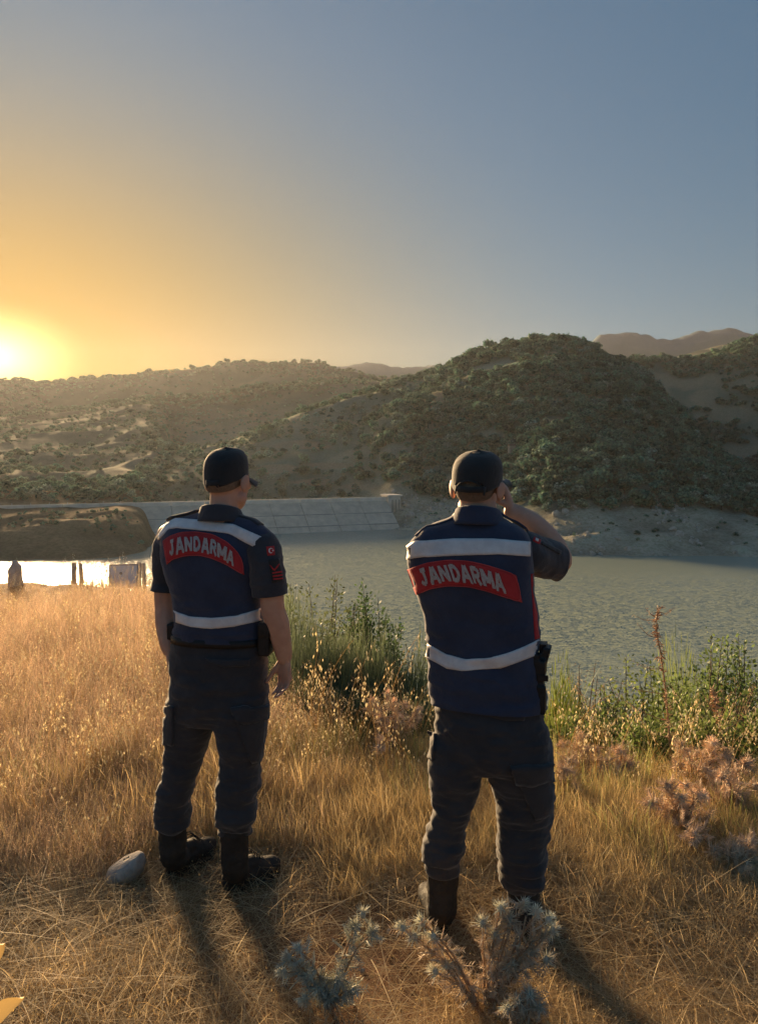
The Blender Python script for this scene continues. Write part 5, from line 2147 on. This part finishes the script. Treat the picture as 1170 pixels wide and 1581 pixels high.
OATJ = [join_meshes('oat', a, b_) for a, b_ in OATS]
x, y = spread(4200, -120, 1250, 3.0, 13.5)
e = edge_y(x)
dn = .26 + .25 * sstep(e - 1.5, e - .3, y) * (x > -1.2) + .75 * (x < -1.2)
keep = (y < e + .5) & (prng.uniform(size=len(x)) < dn * sstep(-.7, .4, nz2(x, y, .6, 14) + .1)) & (near_feet(x, y) > 1.4) & ((x < -1.1) | (y > 3.7))
lay('oat_grass', x, y, keep, OATJ, .38, .80, 'dry wild oats with pale glinting seeds scattered through the meadow', tilt=.12)
# oats one can pick out against the bushes
spots = [(470, 1085, 4.4), (488, 1050, 4.5), (508, 1062, 4.6), (532, 1030, 4.5), (552, 1060, 4.5), (585, 1035, 4.6), (600, 1078, 4.4), (622, 1095, 4.3), (640, 1080, 4.4), (455, 1060, 4.4), (478, 1020, 4.7),
         (868, 1105, 4.3), (884, 1090, 4.4), (900, 1110, 4.3), (925, 1118, 4.2), (942, 1130, 4.2), (958, 1122, 4.3), (1105, 1130, 4.2), (1150, 1170, 4.0), (650, 1050, 4.7), (565, 1090, 4.3)]
for k, (px, py, Y) in enumerate(spots):
    X = Y * (px - PW / 2) / FOC
    gz = float(ground_z(np.array([X]), np.array([Y]))[0])
    top = zpx(Y, py - 55)
    s = max(.6, (top - gz) / .74)
    e = obj('wild_oat', None)
    a_, h_ = OATS[k % 6]
    e.location = (X, Y, gz)
    e.scale = (min(s, 1.3), min(s, 1.3), s)
    e.rotation_euler = (prng.normal() * .08, prng.normal() * .08, prng.choice([0.2, 2.9, .6, -.4]) + prng.normal() * .4)
    where = 'before the grey green bush between the people' if px < 700 else 'before the green bushes right of the holster' if px < 1000 else 'among the dry thistles at the right'
    tag(e, 'arching wild oat with pale hanging seeds ' + where, 'wild oat', 'wild oat stalks ' + where)
    obj('stalk', a_, e)
    tag(obj('seed_husks', h_, e), kind='stuff')


# ---- bushes
def broom(name, n, rad, h, base, rng, tipcol, width=.004, puff=False):
    """dense dome of upright fine shoots"""
    mb = MB()
    k = n * 4
    u = rand_unit(k, rng)
    u[:, 2] = np.abs(u[:, 2])
    rr = rng.uniform(.25, 1.0, k) ** .6
    lump = 1 + .22 * fbm(u * 2.2 + rng.uniform(0, 50), 2)
    p0 = u * np.array([rad, rad, h * .80]) * (rr * lump)[:, None] + np.array([0, 0, -.05])
    dv, dq, dt, _t = ribbons(p0, np.arctan2(u[:, 1], u[:, 0]) + rng.normal(size=k) * .5, rng.uniform(*((.05, .12) if puff else (.06, .15)), k) * (.6 + .5 * h), .1 + .55 * (1 - u[:, 2]) * rng.uniform(.4, 1.2, k), rng.uniform(.6, 1.3, k) * width, 2, 1.5)
    dc = np.array(base) * rng.uniform(.55, 1.3, (k, 1))
    dcv = np.repeat(dc[:, None], dv.shape[1], 1)
    dcv[:, -3:] = dcv[:, -3:] * .5 + np.array(tipcol) * .5
    mb.add(dv.reshape(-1, 3), dq, dt, dcv.reshape(-1, 3))
    n = max(40, int(n * (.05 if puff else .14)))
    r = rad * np.sqrt(rng.uniform(0, 1, n))
    a = rng.uniform(0, 6.28, n)
    b0 = np.stack([r * .55 * np.cos(a), r * .55 * np.sin(a), rng.uniform(0, .5, n) * h * (1 - .5 * (r / rad) ** 2)], 1)
    hh = h * (1 - .45 * (r / rad) ** 2) * rng.uniform(.75, 1.08, n) - b0[:, 2]
    hh = np.clip(hh, .12 * h, None)
    v, q, t, tip = ribbons(b0, a + rng.normal(size=n) * .5, hh, .12 + .55 * r / rad * rng.uniform(.5, 1.2, n), rng.uniform(.6, 1.3, n) * width, 4, 1.5)
    cc = np.array(base) * rng.uniform(.6, 1.35, (n, 1))
    cv = np.repeat(cc[:, None], v.shape[1], 1)
    cv[:, -3:] = cv[:, -3:] * .4 + np.array(tipcol) * .6
    mb.add(v.reshape(-1, 3), q, t, cv.reshape(-1, 3))
    # small leaves on the shoots
    k = n * 8
    i = rng.integers(0, n, k)
    j = rng.integers(0, 3, k)
    f = rng.uniform(0, 1, (k, 1))
    c = v[i, 2 * j] * (1 - f) + v[i, np.minimum(2 * j + 2, 8)] * f
    d = rand_unit(k, rng) * .8 + np.array([0, 0, .8])
    lv, lf = leaves(c, d, rng.uniform(.016, .034, k), .2, rng)
    mb.add(lv, lf, None, np.repeat(np.array(base) * rng.uniform(.7, 1.5, (k, 1)) + np.array([.02, .02, .0]), 4, 0))
    return mb


def leaves(c, d, ln, w, rng):
    d = d / (np.linalg.norm(d, axis=1)[:, None] + 1e-9)
    s = np.cross(d, rand_unit(len(c), rng))
    s /= np.linalg.norm(s, axis=1)[:, None] + 1e-9
    m_ = c + d * ln[:, None] * .45
    v = np.stack([c, m_ + s * ln[:, None] * w, c + d * ln[:, None], m_ - s * ln[:, None] * w], 1)
    return v.reshape(-1, 3), np.arange(4 * len(c)).reshape(-1, 4)


def leafy(n_br, rad, h, base, rng, leaf=.035, per=60, wleaf=.28):
    """branches with leaves: returns branch MB, foliage MB"""
    br, fo = MB(), MB()
    for k in range(n_br):
        a = rng.uniform(0, 6.28)
        r = rad * math.sqrt(rng.uniform(0, 1))
        top = np.array([math.cos(a) * r, math.sin(a) * r, h * (1 - .4 * (r / rad) ** 2) * rng.uniform(.75, 1.08)])
        mid = top * np.array([.45, .45, .55]) + rng.normal(size=3) * .04
        P, _ = spline([(0, 0, 0), mid, top], [1, 1, 1], 5)
        br.tube(P, np.linspace(.011, .002, len(P)), 5)
        f = rng.uniform(.3, 1.0, per) ** .8
        i = np.clip(f * (len(P) - 1), 0, len(P) - 1.001)
        lo = P[i.astype(int)]
        c = lo + (P[i.astype(int) + 1] - lo) * (i % 1)[:, None]
        side = rand_unit(per, rng) * (rng.uniform(.01, .24, per) * (1.15 - f * .6) * rad * 1.3)[:, None]
        c = c + side
        d = side / (np.linalg.norm(side, axis=1)[:, None] + 1e-9) + np.array([0, 0, .5]) + rand_unit(per, rng) * .5
        v, q = leaves(c, d, rng.uniform(.6, 1.25, per) * leaf, wleaf, rng)
        fo.add(v, q, None, np.repeat(np.array(base) * rng.uniform(.55, 1.5, (per, 1)), 4, 0))
    return br, fo


BUSH = []


def put_bush(kind, px, Y, top, rad, label, base, tip=None, n=520, leaf=.035, br=26, per=70, group=None, width=.004, name='bush', wl=.28):
    X = Y * (px - PW / 2) / FOC
    gz = float(ground_z(np.array([X]), np.array([Y]))[0]) - .05
    h = max(.4, zpx(Y, top) - gz)
    e = empty(name, (X, Y, gz), prng.uniform(0, 6))
    tag(e, label, 'bush', group)
    if kind == 'broom':
        broom('f', n, rad, h, base, prng, tip, width * 1.5, 'round' in label or 'tuft' in label).obj('shoots', m_leafg, e, False, True)
        s = MB()
        for k in range(7):
            a = prng.uniform(0, 6.28)
            s.tube([(0, 0, 0), (math.cos(a) * rad * .25, math.sin(a) * rad * .25, h * .3), (math.cos(a) * rad * .5, math.sin(a) * rad * .5, h * .62)], [.014, .009, .004], 5)
        s.obj('stems', m_bark, e)
    else:
        b_, f_ = leafy(br, rad, h, base, prng, leaf, per, wl)
        b_.obj('branches', m_bark if kind == 'leafy' else m_twig, e)
        f_.obj('foliage', m_leafg, e, False, True)


GG, GT = (.17, .22, .125), (.28, .33, .21)
put_bush('broom', 452, 5.9, 888, .56, 'grey green broom bush right beside the left person', GG, GT, 1500)
put_bush('broom', 515, 5.8, 918, .54, 'dense grey green broom bush midway between the two people', GG, GT, 1700)
put_bush('broom', 575, 6.0, 928, .54, 'grey green broom bush under the dark leafy bush', (.12, .16, .075), GT, 1500)
put_bush('broom', 632, 5.9, 948, .46, 'grey green broom bush close to the right person\'s vest', (.13, .17, .08), GT, 1300)
put_bush('broom', 480, 5.2, 1035, .50, 'low dark broom bush behind the wild oats by the left person\'s hand', (.14, .18, .09), (.22, .26, .14), 1500)
put_bush('broom', 600, 5.15, 1045, .55, 'low dark broom bush behind the wild oats by the right person', (.14, .18, .09), (.22, .26, .14), 1500)
put_bush('leafy', 497, 6.8, 880, .46, 'twiggy small leaved bush reaching above the broom beside the left person', (.13, .16, .07), leaf=.036, br=52, per=100)
put_bush('leafy', 572, 6.7, 906, .36, 'dark green leafy bush rising above the broom between the two people', (.07, .12, .045), leaf=.036, br=60, per=150)
put_bush('leafy', 645, 6.8, 962, .36, 'thin twiggy bush with drooping tips left of the right person\'s waist', (.14, .17, .07), leaf=.03, br=16, per=50)
put_bush('leafy', 425, 6.8, 905, .42, 'leafy bush half hidden behind the left person\'s arm', (.11, .15, .07), leaf=.032, br=34, per=90)
put_bush('broom', 868, 5.9, 998, .27, 'bright green rounded bush just right of the holster', (.20, .27, .06), (.34, .40, .10), 1500, width=.005)
put_bush('broom', 862, 5.3, 1058, .24, 'smaller bright green bush below the rounded one right of the holster', (.19, .25, .06), (.32, .37, .10), 1200, width=.005)
put_bush('dry', 925, 5.9, 1030, .40, 'brown dead bush between the green bushes at right', (.24, .16, .11), leaf=.022, br=40, per=60, wl=.12)
put_bush('broom', 1066, 7.4, 950, .36, 'feathery bright green broom tuft standing highest at right', (.20, .27, .08), (.32, .37, .14), 1400)
put_bush('leafy', 1000, 4.7, 1112, .34, 'low tangled green bush at the foot of the tall dry stalk', (.13, .18, .055), leaf=.028, br=34, per=110)
put_bush('leafy', 1085, 4.6, 1108, .36, 'low tangled green bush behind the many headed dry thistle', (.15, .19, .06), leaf=.028, br=36, per=110)
put_bush('leafy', 930, 4.9, 1105, .32, 'low dark tangle of leaves between the dry thistles and the rounded bush', (.11, .15, .05), leaf=.028, br=30, per=100)
put_bush('leafy', 1010, 5.8, 1020, .48, 'leafy green bush behind the tall dry stalk', (.16, .21, .06), leaf=.034, br=34, per=100)
put_bush('leafy', 1110, 6.0, 990, .52, 'leafy green bush under the feathery tuft at right', (.14, .20, .065), leaf=.036, br=40, per=120)
put_bush('leafy', 1175, 6.0, 985, .52, 'leafy bush cut by the right edge of the photo', (.13, .19, .07), leaf=.04, br=36, per=110)
put_bush('leafy', 955, 5.2, 1072, .42, 'low dark green bush left of the tall dry stalk', (.10, .14, .05), leaf=.03, br=30, per=100)
put_bush('leafy', 1090, 5.2, 1070, .46, 'low olive green bush right of the tall dry stalk', (.15, .19, .06), leaf=.03, br=32, per=110)
put_bush('leafy', 1168, 4.9, 1092, .42, 'low green bush beside the dry thistles at the right edge', (.14, .2, .055), leaf=.03, br=30, per=110)
put_bush('dry', 1150, 5.4, 1055, .35, 'reddish brown withered bush among the green ones at right', (.28, .18, .11), leaf=.02, br=30, per=50, wl=.14)


# ---- thistles
def spines(mb, c, d, n, ln, w, col, rng, up=.2, jitter=.1):
    a = rand_unit(n, rng)
    dd = a + np.array(d) * up
    dd /= np.linalg.norm(dd, axis=1)[:, None]
    L = rng.uniform(.6, 1.2, n) * ln
    v, f = diamonds(np.array(c) + dd * .004 + rng.normal(size=(n, 3)) * jitter * ln, dd, L, np.full(n, w))
    mb.add(v, None, f, np.repeat(np.array(col) * rng.uniform(.7, 1.25, (n, 1)), 6, 0))


def thistle(name, label, base, stems, heads_col, leaf_col, head=.026, rng=prng, spread_=1.0, group=None, leafn=9):
    """stems: list of polylines (world points from the base out); every tip carries a spiny head"""
    base = Vector(base)
    e = empty(name, base)
    tag(e, label, 'thistle', group)
    st = MB()
    lf = MB()
    for pl in stems:
        P, _ = spline([np.array(Vector(p) - base) for p in pl], [1] * len(pl), 6)
        st.tube(P, np.linspace(.0048, .0026, len(P)), 6)
        m_ = len(P)
        for k in range(leafn * 3):
            f = rng.uniform(.12, .98)
            i = f * (m_ - 1)
            p = P[int(i)] + (P[min(int(i) + 1, m_ - 1)] - P[int(i)]) * (i % 1)
            tn = P[min(int(i) + 1, m_ - 1)] - P[max(int(i) - 1, 0)]
            tn /= np.linalg.norm(tn) + 1e-9
            d = rand_unit(1, rng)[0] + tn * .7
            d /= np.linalg.norm(d)
            ln = rng.uniform(.028, .058) * spread_
            mid = p + d * ln * .5
            # spiny leaf: a blade with side spines
            s = np.cross(d, rand_unit(1, rng)[0]); s /= np.linalg.norm(s) + 1e-9
            n_ = 5
            c = np.array([p + d * ln * t for t in np.linspace(.15, .85, n_)] * 2)
            sg = np.repeat([1, -1], n_)[:, None]
            dd = d * .8 + s * sg
            v, f_ = diamonds(c, dd, np.full(2 * n_, ln * .42), np.full(2 * n_, ln * .035))
            col = np.array(leaf_col) * rng.uniform(.75, 1.2)
            lf.add(v, None, f_, np.repeat(col[None], 12 * n_, 0))
            v, f_ = diamonds(p[None], d[None], np.array([ln * 1.1]), np.array([ln * .07]))
            lf.add(v, None, f_, np.repeat(col[None], 6, 0))
        tip = P[-1]
        dr = P[-1] - P[-3]
        dr /= np.linalg.norm(dr) + 1e-9
        h_ = MB()
        h_.ell(tip, (head * .42, head * .42, head * .52), None, 10, 8, np.array(heads_col) * .8)
        spines(h_, tip, dr, 46, head * 1.35, head * .055, heads_col, rng, .35, .08)
        spines(h_, tip + dr * head * .3, dr, 20, head * .9, head * .05, np.array(heads_col) * 1.25 + np.array([.05, .03, .05]), rng, 1.3, .08)
        h_.obj('flower_head', m_spine, e, False, True)
    st.obj('stem', m_stalk, e)
    lf.obj('spiny_leaves', m_spine, e, False, True)
    return e


BLUE = (.74, .74, .62)
TAN = (.82, .68, .50)


def stems_px(base, tips, Y, mids=None, dy=.0):
    b0 = G(*base)
    r = []
    for k, (px, py, *yy) in enumerate(tips):
        Yt = Y + (yy[0] if yy else 0)
        t_ = W(px, py, Yt)
        m_ = b0.lerp(t_, .5) + Vector((0, 0, .03 + .01 * (k % 3)))
        r.append([b0, m_, t_])
    return b0, r


b0, s_ = stems_px((512, 1562), [(560, 1412), (548, 1432), (574, 1440), (446, 1478), (462, 1466), (438, 1500), (480, 1508), (492, 1526), (520, 1512), (545, 1530), (508, 1540), (470, 1540)], 2.30)
thistle('spiny_thistle', 'blue grey spiny thistle low in front between the two people', b0, s_, BLUE, (.46, .46, .38), .024)
b0, s_ = stems_px((748, 1575), [(622, 1432), (640, 1446), (652, 1424), (668, 1446), (745, 1426), (772, 1402), (786, 1420), (762, 1444), (806, 1398), (826, 1410), (846, 1420), (838, 1444), (852, 1436), (820, 1470), (842, 1482), (672, 1500), (690, 1490), (786, 1492)], 2.30)
thistle('spiny_thistle', 'large branching spiny thistle in front of the right person\'s boots', b0, s_, BLUE, TAN, .026)
b0, s_ = stems_px((810, 1590), [(800, 1545), (818, 1538), (832, 1556), (784, 1556)], 2.16)
thistle('spiny_thistle', 'small pale thistle at the bottom edge below the right person', b0, s_, BLUE, TAN, .024)
# dry thistles at the right and a few between the men
dryt = [((1085, 1330), 4.05, [(1050, 1150), (1075, 1165), (1100, 1150), (1120, 1170), (1088, 1190), (1060, 1195), (1110, 1205)], 'tall dry thistle with many spiny heads right of the tall dry stalk'),
        ((1140, 1370), 3.7, [(1120, 1190), (1150, 1180), (1165, 1215), (1135, 1225), (1105, 1235), (1160, 1250), (1128, 1262)], 'dense dry thistle cut by the right edge of the photo'),
        ((1065, 1385), 3.45, [(1030, 1215), (1052, 1235), (1080, 1228), (1090, 1260), (1045, 1262), (1070, 1290)], 'pale dry thistle nearest of the right hand thistles with a grey clump at its foot'),
        ((905, 1300), 4.25, [(870, 1150), (895, 1140), (915, 1160), (880, 1180), (905, 1195), (930, 1185), (862, 1195)], 'dry brown thistle behind the right person\'s trouser pocket'),
        ((960, 1310), 4.2, [(935, 1175), (955, 1160), (975, 1185), (948, 1205), (985, 1210)], 'dry thistle left of the tall dry stalk'),
        ((868, 1330), 3.9, [(852, 1205), (872, 1190), (888, 1215), (860, 1228)], 'small dry thistle touching the right person\'s trouser leg'),
        ((1150, 1450), 3.1, [(1130, 1310), (1155, 1300), (1165, 1330)], 'small grey dry thistle low at the right edge'),
        ((605, 1215), 4.6, [(575, 1085), (600, 1075), (625, 1090), (640, 1110), (590, 1110), (615, 1120)], 'dry pinkish thistle among the oats between the two people')]
for (bx, by), Y, tips, lab in dryt:
    X = Y * (bx - PW / 2) / FOC
    b0 = Vector((X, Y, float(ground_z(np.array([X]), np.array([Y]))[0])))
    tp = []
    for (px, py) in tips:
        t_ = W(px, py, Y + prng.normal() * .12)
        tp.append(t_)
        # side branch
        tp.append(t_ + Vector((prng.normal() * .07, prng.normal() * .07, -abs(prng.normal()) * .07 - .02)))
    s_ = [[b0, b0.lerp(t_, .5) + Vector((prng.normal() * .02, 0, .05)), t_] for t_ in tp]
    thistle('dry_thistle', lab, b0, s_, (.82, .68, .52), (.74, .58, .42), .038, spread_=1.4, leafn=7)


# ---- tall dry stalk
def tall_stalk(pts, side, label, thick=.008):
    b0 = Vector(pts[0])
    e = empty('dry_stalk', b0)
    tag(e, label, 'dry weed')
    st, tw, fl = MB(), MB(), MB()
    P, _ = spline([np.array(Vector(p) - b0) for p in pts], [1] * len(pts), 10)
    st.tube(P, np.linspace(thick, .0022, len(P)), 6)
    for k in range(190):
        f = prng.uniform(.25, 1)
        i = int(f * (len(P) - 1))
        c = P[i] + prng.normal(size=3) * .004
        d = rand_unit(1, prng)[0]
        v, f_ = diamonds(c[None], d[None], prng.uniform(.02, .055, 1), np.array([.0042]))
        fl.add(v, None, f_, np.repeat(np.array([[.5, .33, .2]]) * prng.uniform(.6, 1.4), 6, 0))
    for a, b_ in side:
        a, b_ = np.array(Vector(a) - b0), np.array(Vector(b_) - b0)
        m_ = a * .5 + b_ * .5 + np.array([0, 0, -.02])
        Q, _ = spline([a, m_, b_], [1, 1, 1], 6)
        tw.tube(Q, np.linspace(.0028, .0009, len(Q)), 4)
        for k in range(14):
            i = prng.integers(4, len(Q))
            v, f_ = diamonds(Q[i][None] + prng.normal(size=(1, 3)) * .006, rand_unit(1, prng), prng.uniform(.008, .02, 1), np.array([.0018]))
            fl.add(v, None, f_, np.repeat(np.array([[.66, .5, .32]]) * prng.uniform(.6, 1.3), 6, 0))
    st.obj('stem', m_stalk, e)
    tw.obj('side_twigs', m_stalk, e)
    fl.obj('withered_leaves', m_spine, e, False, True)


YS = 4.55
XS = YS * (1034 - PW / 2) / FOC
bz = float(ground_z(np.array([XS]), np.array([YS]))[0])
tall_stalk([(XS, YS, bz), W(1033, 1160, YS), W(1028, 1080, YS), W(1021, 1020, YS), W(1013, 970, YS), W(1017, 935, YS)],
           [(W(1030, 1073, YS), W(935, 1045, YS + .1)), (W(1030, 1115, YS), W(945, 1068, YS - .1)), (W(1031, 1140, YS), W(960, 1100, YS)), (W(1032, 1165, YS), W(905, 1125, YS - .2)),
            (W(1024, 1033, YS), W(975, 1020, YS)), (W(1015, 985, YS), W(985, 965, YS)), (W(1016, 950, YS), W(995, 938, YS)), (W(1017, 945, YS), W(1040, 938, YS)), (W(1016, 955, YS), W(978, 950, YS + .1)),
            (W(1033, 1135, YS), W(1085, 1120, YS)), (W(1029, 1090, YS), W(1045, 1070, YS))],
           'tall reddish dry stalk with thin side twigs standing against the water at right')
YS = 4.7
XS = YS * (1118 - PW / 2) / FOC
bz = float(ground_z(np.array([XS]), np.array([YS]))[0])
tall_stalk([(XS, YS, bz), W(1112, 1140, YS), W(1106, 1100, YS), W(1098, 1062, YS)],
           [(W(1108, 1110, YS), W(1128, 1068, YS)), (W(1110, 1125, YS), W(1080, 1105, YS)), (W(1111, 1130, YS), W(1155, 1098, YS)), (W(1105, 1095, YS), W(1088, 1075, YS))],
           'shorter branching dry weed right of the tall dry stalk', .005)

# broad yellow weed close to the camera at the lower left corner
wb = Vector((-.34, .62, 0))
e = empty('dry_weed', wb)
tag(e, 'yellow broad leaved dry weed very close at the lower left corner', 'dry weed')
mb = MB()
mb.tube([(0, 0, -.02), (-.03, .02, .7), (-.05, .0, 1.34), (-.02, -.01, 1.45)], [.005, .004, .003, .002], 6)
mb.obj('stem', m_stalk, e)
for k, (a, b_) in enumerate(((W(-30, 1610, .60), W(36, 1545, .62)), (W(-25, 1520, .62), W(6, 1462, .62)))):
    a, b_ = np.array(a - wb), np.array(b_ - wb)
    d = b_ - a
    t = np.linspace(0, 1, 9)
    s = np.cross(d, (0, 1, .2)); s /= np.linalg.norm(s)
    c = a + d * t[:, None] + np.array([0, 0, .01]) * np.sin(t * 3)[:, None]
    w = .0075 * np.sin(np.clip(t * .93 + .05, 0, 1) * math.pi)[:, None] ** .8
    v = np.stack([c - s * w, c + np.array([0, .003, 0]), c + s * w], 1)
    lm = MB()
    lm.add(v.reshape(-1, 3), grid_faces(9, 3), None, (.50, .34, .13))
    lm.obj('leaf', m_spine, e, True, True)

# ------------------------------------------------------------------ stones, sign, posts
m_stone2 = mat_noise('grey_stone', (.46, .42, .37), (.34, .30, .26), 30, .9, .5, 120, .2)
c = G(190, 1371)
mb = MB()
mb.ell((0, 0, 0), (1, 1, 1), None, 28, 20)
v, q, t, _c = mb.arrays()
d_ = 1 + .10 * fbm(v * 1.2 + 4, 3) + .02 * fbm(v * 6, 2)
v = v * d_[:, None] * np.array([.082, .066, .066])
v[:, 2] += .42 * v[:, 0] * (v[:, 0] > -1) * .8
v[:, 2] = np.where(v[:, 2] > .035 + .5 * v[:, 0], .035 + .5 * v[:, 0] + .35 * (v[:, 2] - .035 - .5 * v[:, 0]), v[:, 2])
o = obj('stone', mesh_np('stone', v, [q, t], m_stone2))
o.location = (c.x, c.y + .05, .055)
o.rotation_euler = (0, 0, .15)
tag(o, 'smooth pointed grey stone lying in the grass beside the left person\'s boot', 'stone')
PEB = [rock_mesh('pebble', prng, m_stone2, 8, 6, .25) for k in range(4)]
for k, (px, py, s) in enumerate(((971, 1489, .012), (900, 1412, .020), (870, 1430, .014), (948, 1530, .010), (1150, 1440, .014), (340, 1480, .012), (958, 1550, .010), (600, 1440, .012), (560, 1500, .010))):
    o = obj('pebble', PEB[k % 4])
    o.location = G(px, py) + Vector((0, 0, s * .4))
    o.scale = (s, s, s)
    o.rotation_euler = (0, 0, k)
    where = {0: 'near the lower right between fallen straw', 1: 'right of the right person\'s boot', 2: 'just in front of the right person\'s right boot', 3: 'low at the right under the straw', 4: 'at the far right edge',
             5: 'below the left person\'s boots', 6: 'at the bottom right of the thistle', 7: 'left of the right person\'s left boot', 8: 'beside the left thistle'}[k]
    tag(o, 'small pale pebble on the red soil ' + where, 'pebble', 'pebbles on the trodden soil')
x, y = spread(900, 200, 1250, 1.8, 3.0)
z = ground_z(x, y)
scatter('soil_crumbs', np.stack([x, y, z], 1), prng.uniform(0, 6, (900, 3)), prng.gamma(2, .0022, 900) + .002, prng.integers(0, 4, 900), [rock_mesh('crumb', prng, m_soil, 6, 4, .25) for k in range(4)],
        'crumbs of red earth on the trodden ground')

m_white = mat_noise('white_painted_board', (.93, .92, .89), (.86, .84, .80), 4, .6)
m_wood = mat_noise('grey_post_wood', (.50, .45, .38), (.38, .33, .27), 6, .9)
Y = 13.4
gzv = lambda px, Y: float(ground_z(np.array([Y * (px - PW / 2) / FOC]), np.array([Y]))[0])
bx = Y * (185 - PW / 2) / FOC
sg = empty('sign_board', (bx, Y, gzv(185, Y)), .12)
sg.rotation_euler = (-.25, 0, .12)
tag(sg, 'blank white square sign board standing in the grass left of the left person', 'sign')
zt, zb_ = zpx(Y, 873) - gzv(185, Y), zpx(Y, 907) - gzv(185, Y)
mb = MB(); mb.box((0, 0, (zt + zb_) / 2), (.235, .012, (zt - zb_) / 2)); mb.obj('panel', m_white, sg, False)
mb = MB(); mb.box((0, -.002, zt + .008), (.25, .02, .009)); mb.box((0, -.002, zb_ - .008), (.25, .02, .009))
for s in (-1, 1):
    mb.box((s * .243, -.002, (zt + zb_) / 2), (.008, .02, (zt - zb_) / 2 - .001))
mb.obj('frame', m_rail, sg, False)
for s in (-1, 1):
    mb = MB(); mb.box((s * .19, .034, (zt - .1) / 2 - .1), (.022, .02, (zt - .1) / 2 + .1)); mb.obj('post', m_wood, sg, False)
mb = MB(); mb.ell((-.045, -.0135, (zt + zb_) / 2 + .05), (.028, .003, .026), None, 12, 6); mb.obj('mark', m_wood, sg)
for px, pt, Yp, w_, lab in ((111, 868, 13.6, .045, 'grey wooden fence post, left one of the pair left of the white sign'), (121, 869, 13.7, .04, 'grey wooden fence post, right one of the pair left of the white sign'),
                            (209, 868, 13.9, .045, 'grey wooden fence post directly right of the white sign'), (222, 869, 14.2, .04, 'grey wooden fence post between the white sign and the left person')):
    g_ = gzv(px, Yp)
    h_ = zpx(Yp, pt) - g_
    e = empty('fence_post', (Yp * (px - PW / 2) / FOC, Yp, g_), px)
    e.rotation_euler = (.03 * (px % 3 - 1), .04 * (px % 2), px)
    tag(e, lab, 'fence post', 'old fence posts along the brink')
    mb = MB(); mb.tube([(0, 0, -.2), (.01, 0, h_ * .5), (0, .01, h_ - .02), (0, .01, h_)], [w_ * 1.1, w_, w_ * .95, w_ * .6], 8); mb.obj('post', m_wood, e)
    mb = MB(); mb.tube([(math.cos(a) * w_ * 1.12, math.sin(a) * w_ * 1.12, h_ * .8 + .004 * a) for a in np.linspace(0, 6.28, 13)], .006, 5); mb.obj('wire_loop', m_rail, e)
Yp = 13.2
g_ = gzv(19, Yp)
h_ = zpx(Yp, 866) - g_
e = empty('stump', (Yp * (19 - PW / 2) / FOC, Yp, g_))
tag(e, 'pale weathered stump standing in the grass at the left edge', 'stump')
mb = MB()
mb.tube([(0, 0, -.1), (.0, 0, h_ * .5), (.02, 0, h_ * .8), (.0, 0, h_)], [.13, .11, .085, .035], 10)
mb.tube([(.06, 0, h_ * .4), (.10, 0, h_ * .65), (.12, 0, h_ * .82)], [.06, .045, .02], 8)
mb.tube([(-.06, 0, h_ * .3), (-.10, 0, h_ * .55), (-.09, 0, h_ * .7)], [.06, .045, .02], 8)
me = blob('stump', mb, .025, 3)
displace(me, lambda q: .02 * fbm(q * np.array([14, 14, 4]), 3))
me.materials.append(mat_noise('bleached_wood', (.62, .58, .52), (.46, .41, .36), 10, .9))
obj('trunk', me, e)
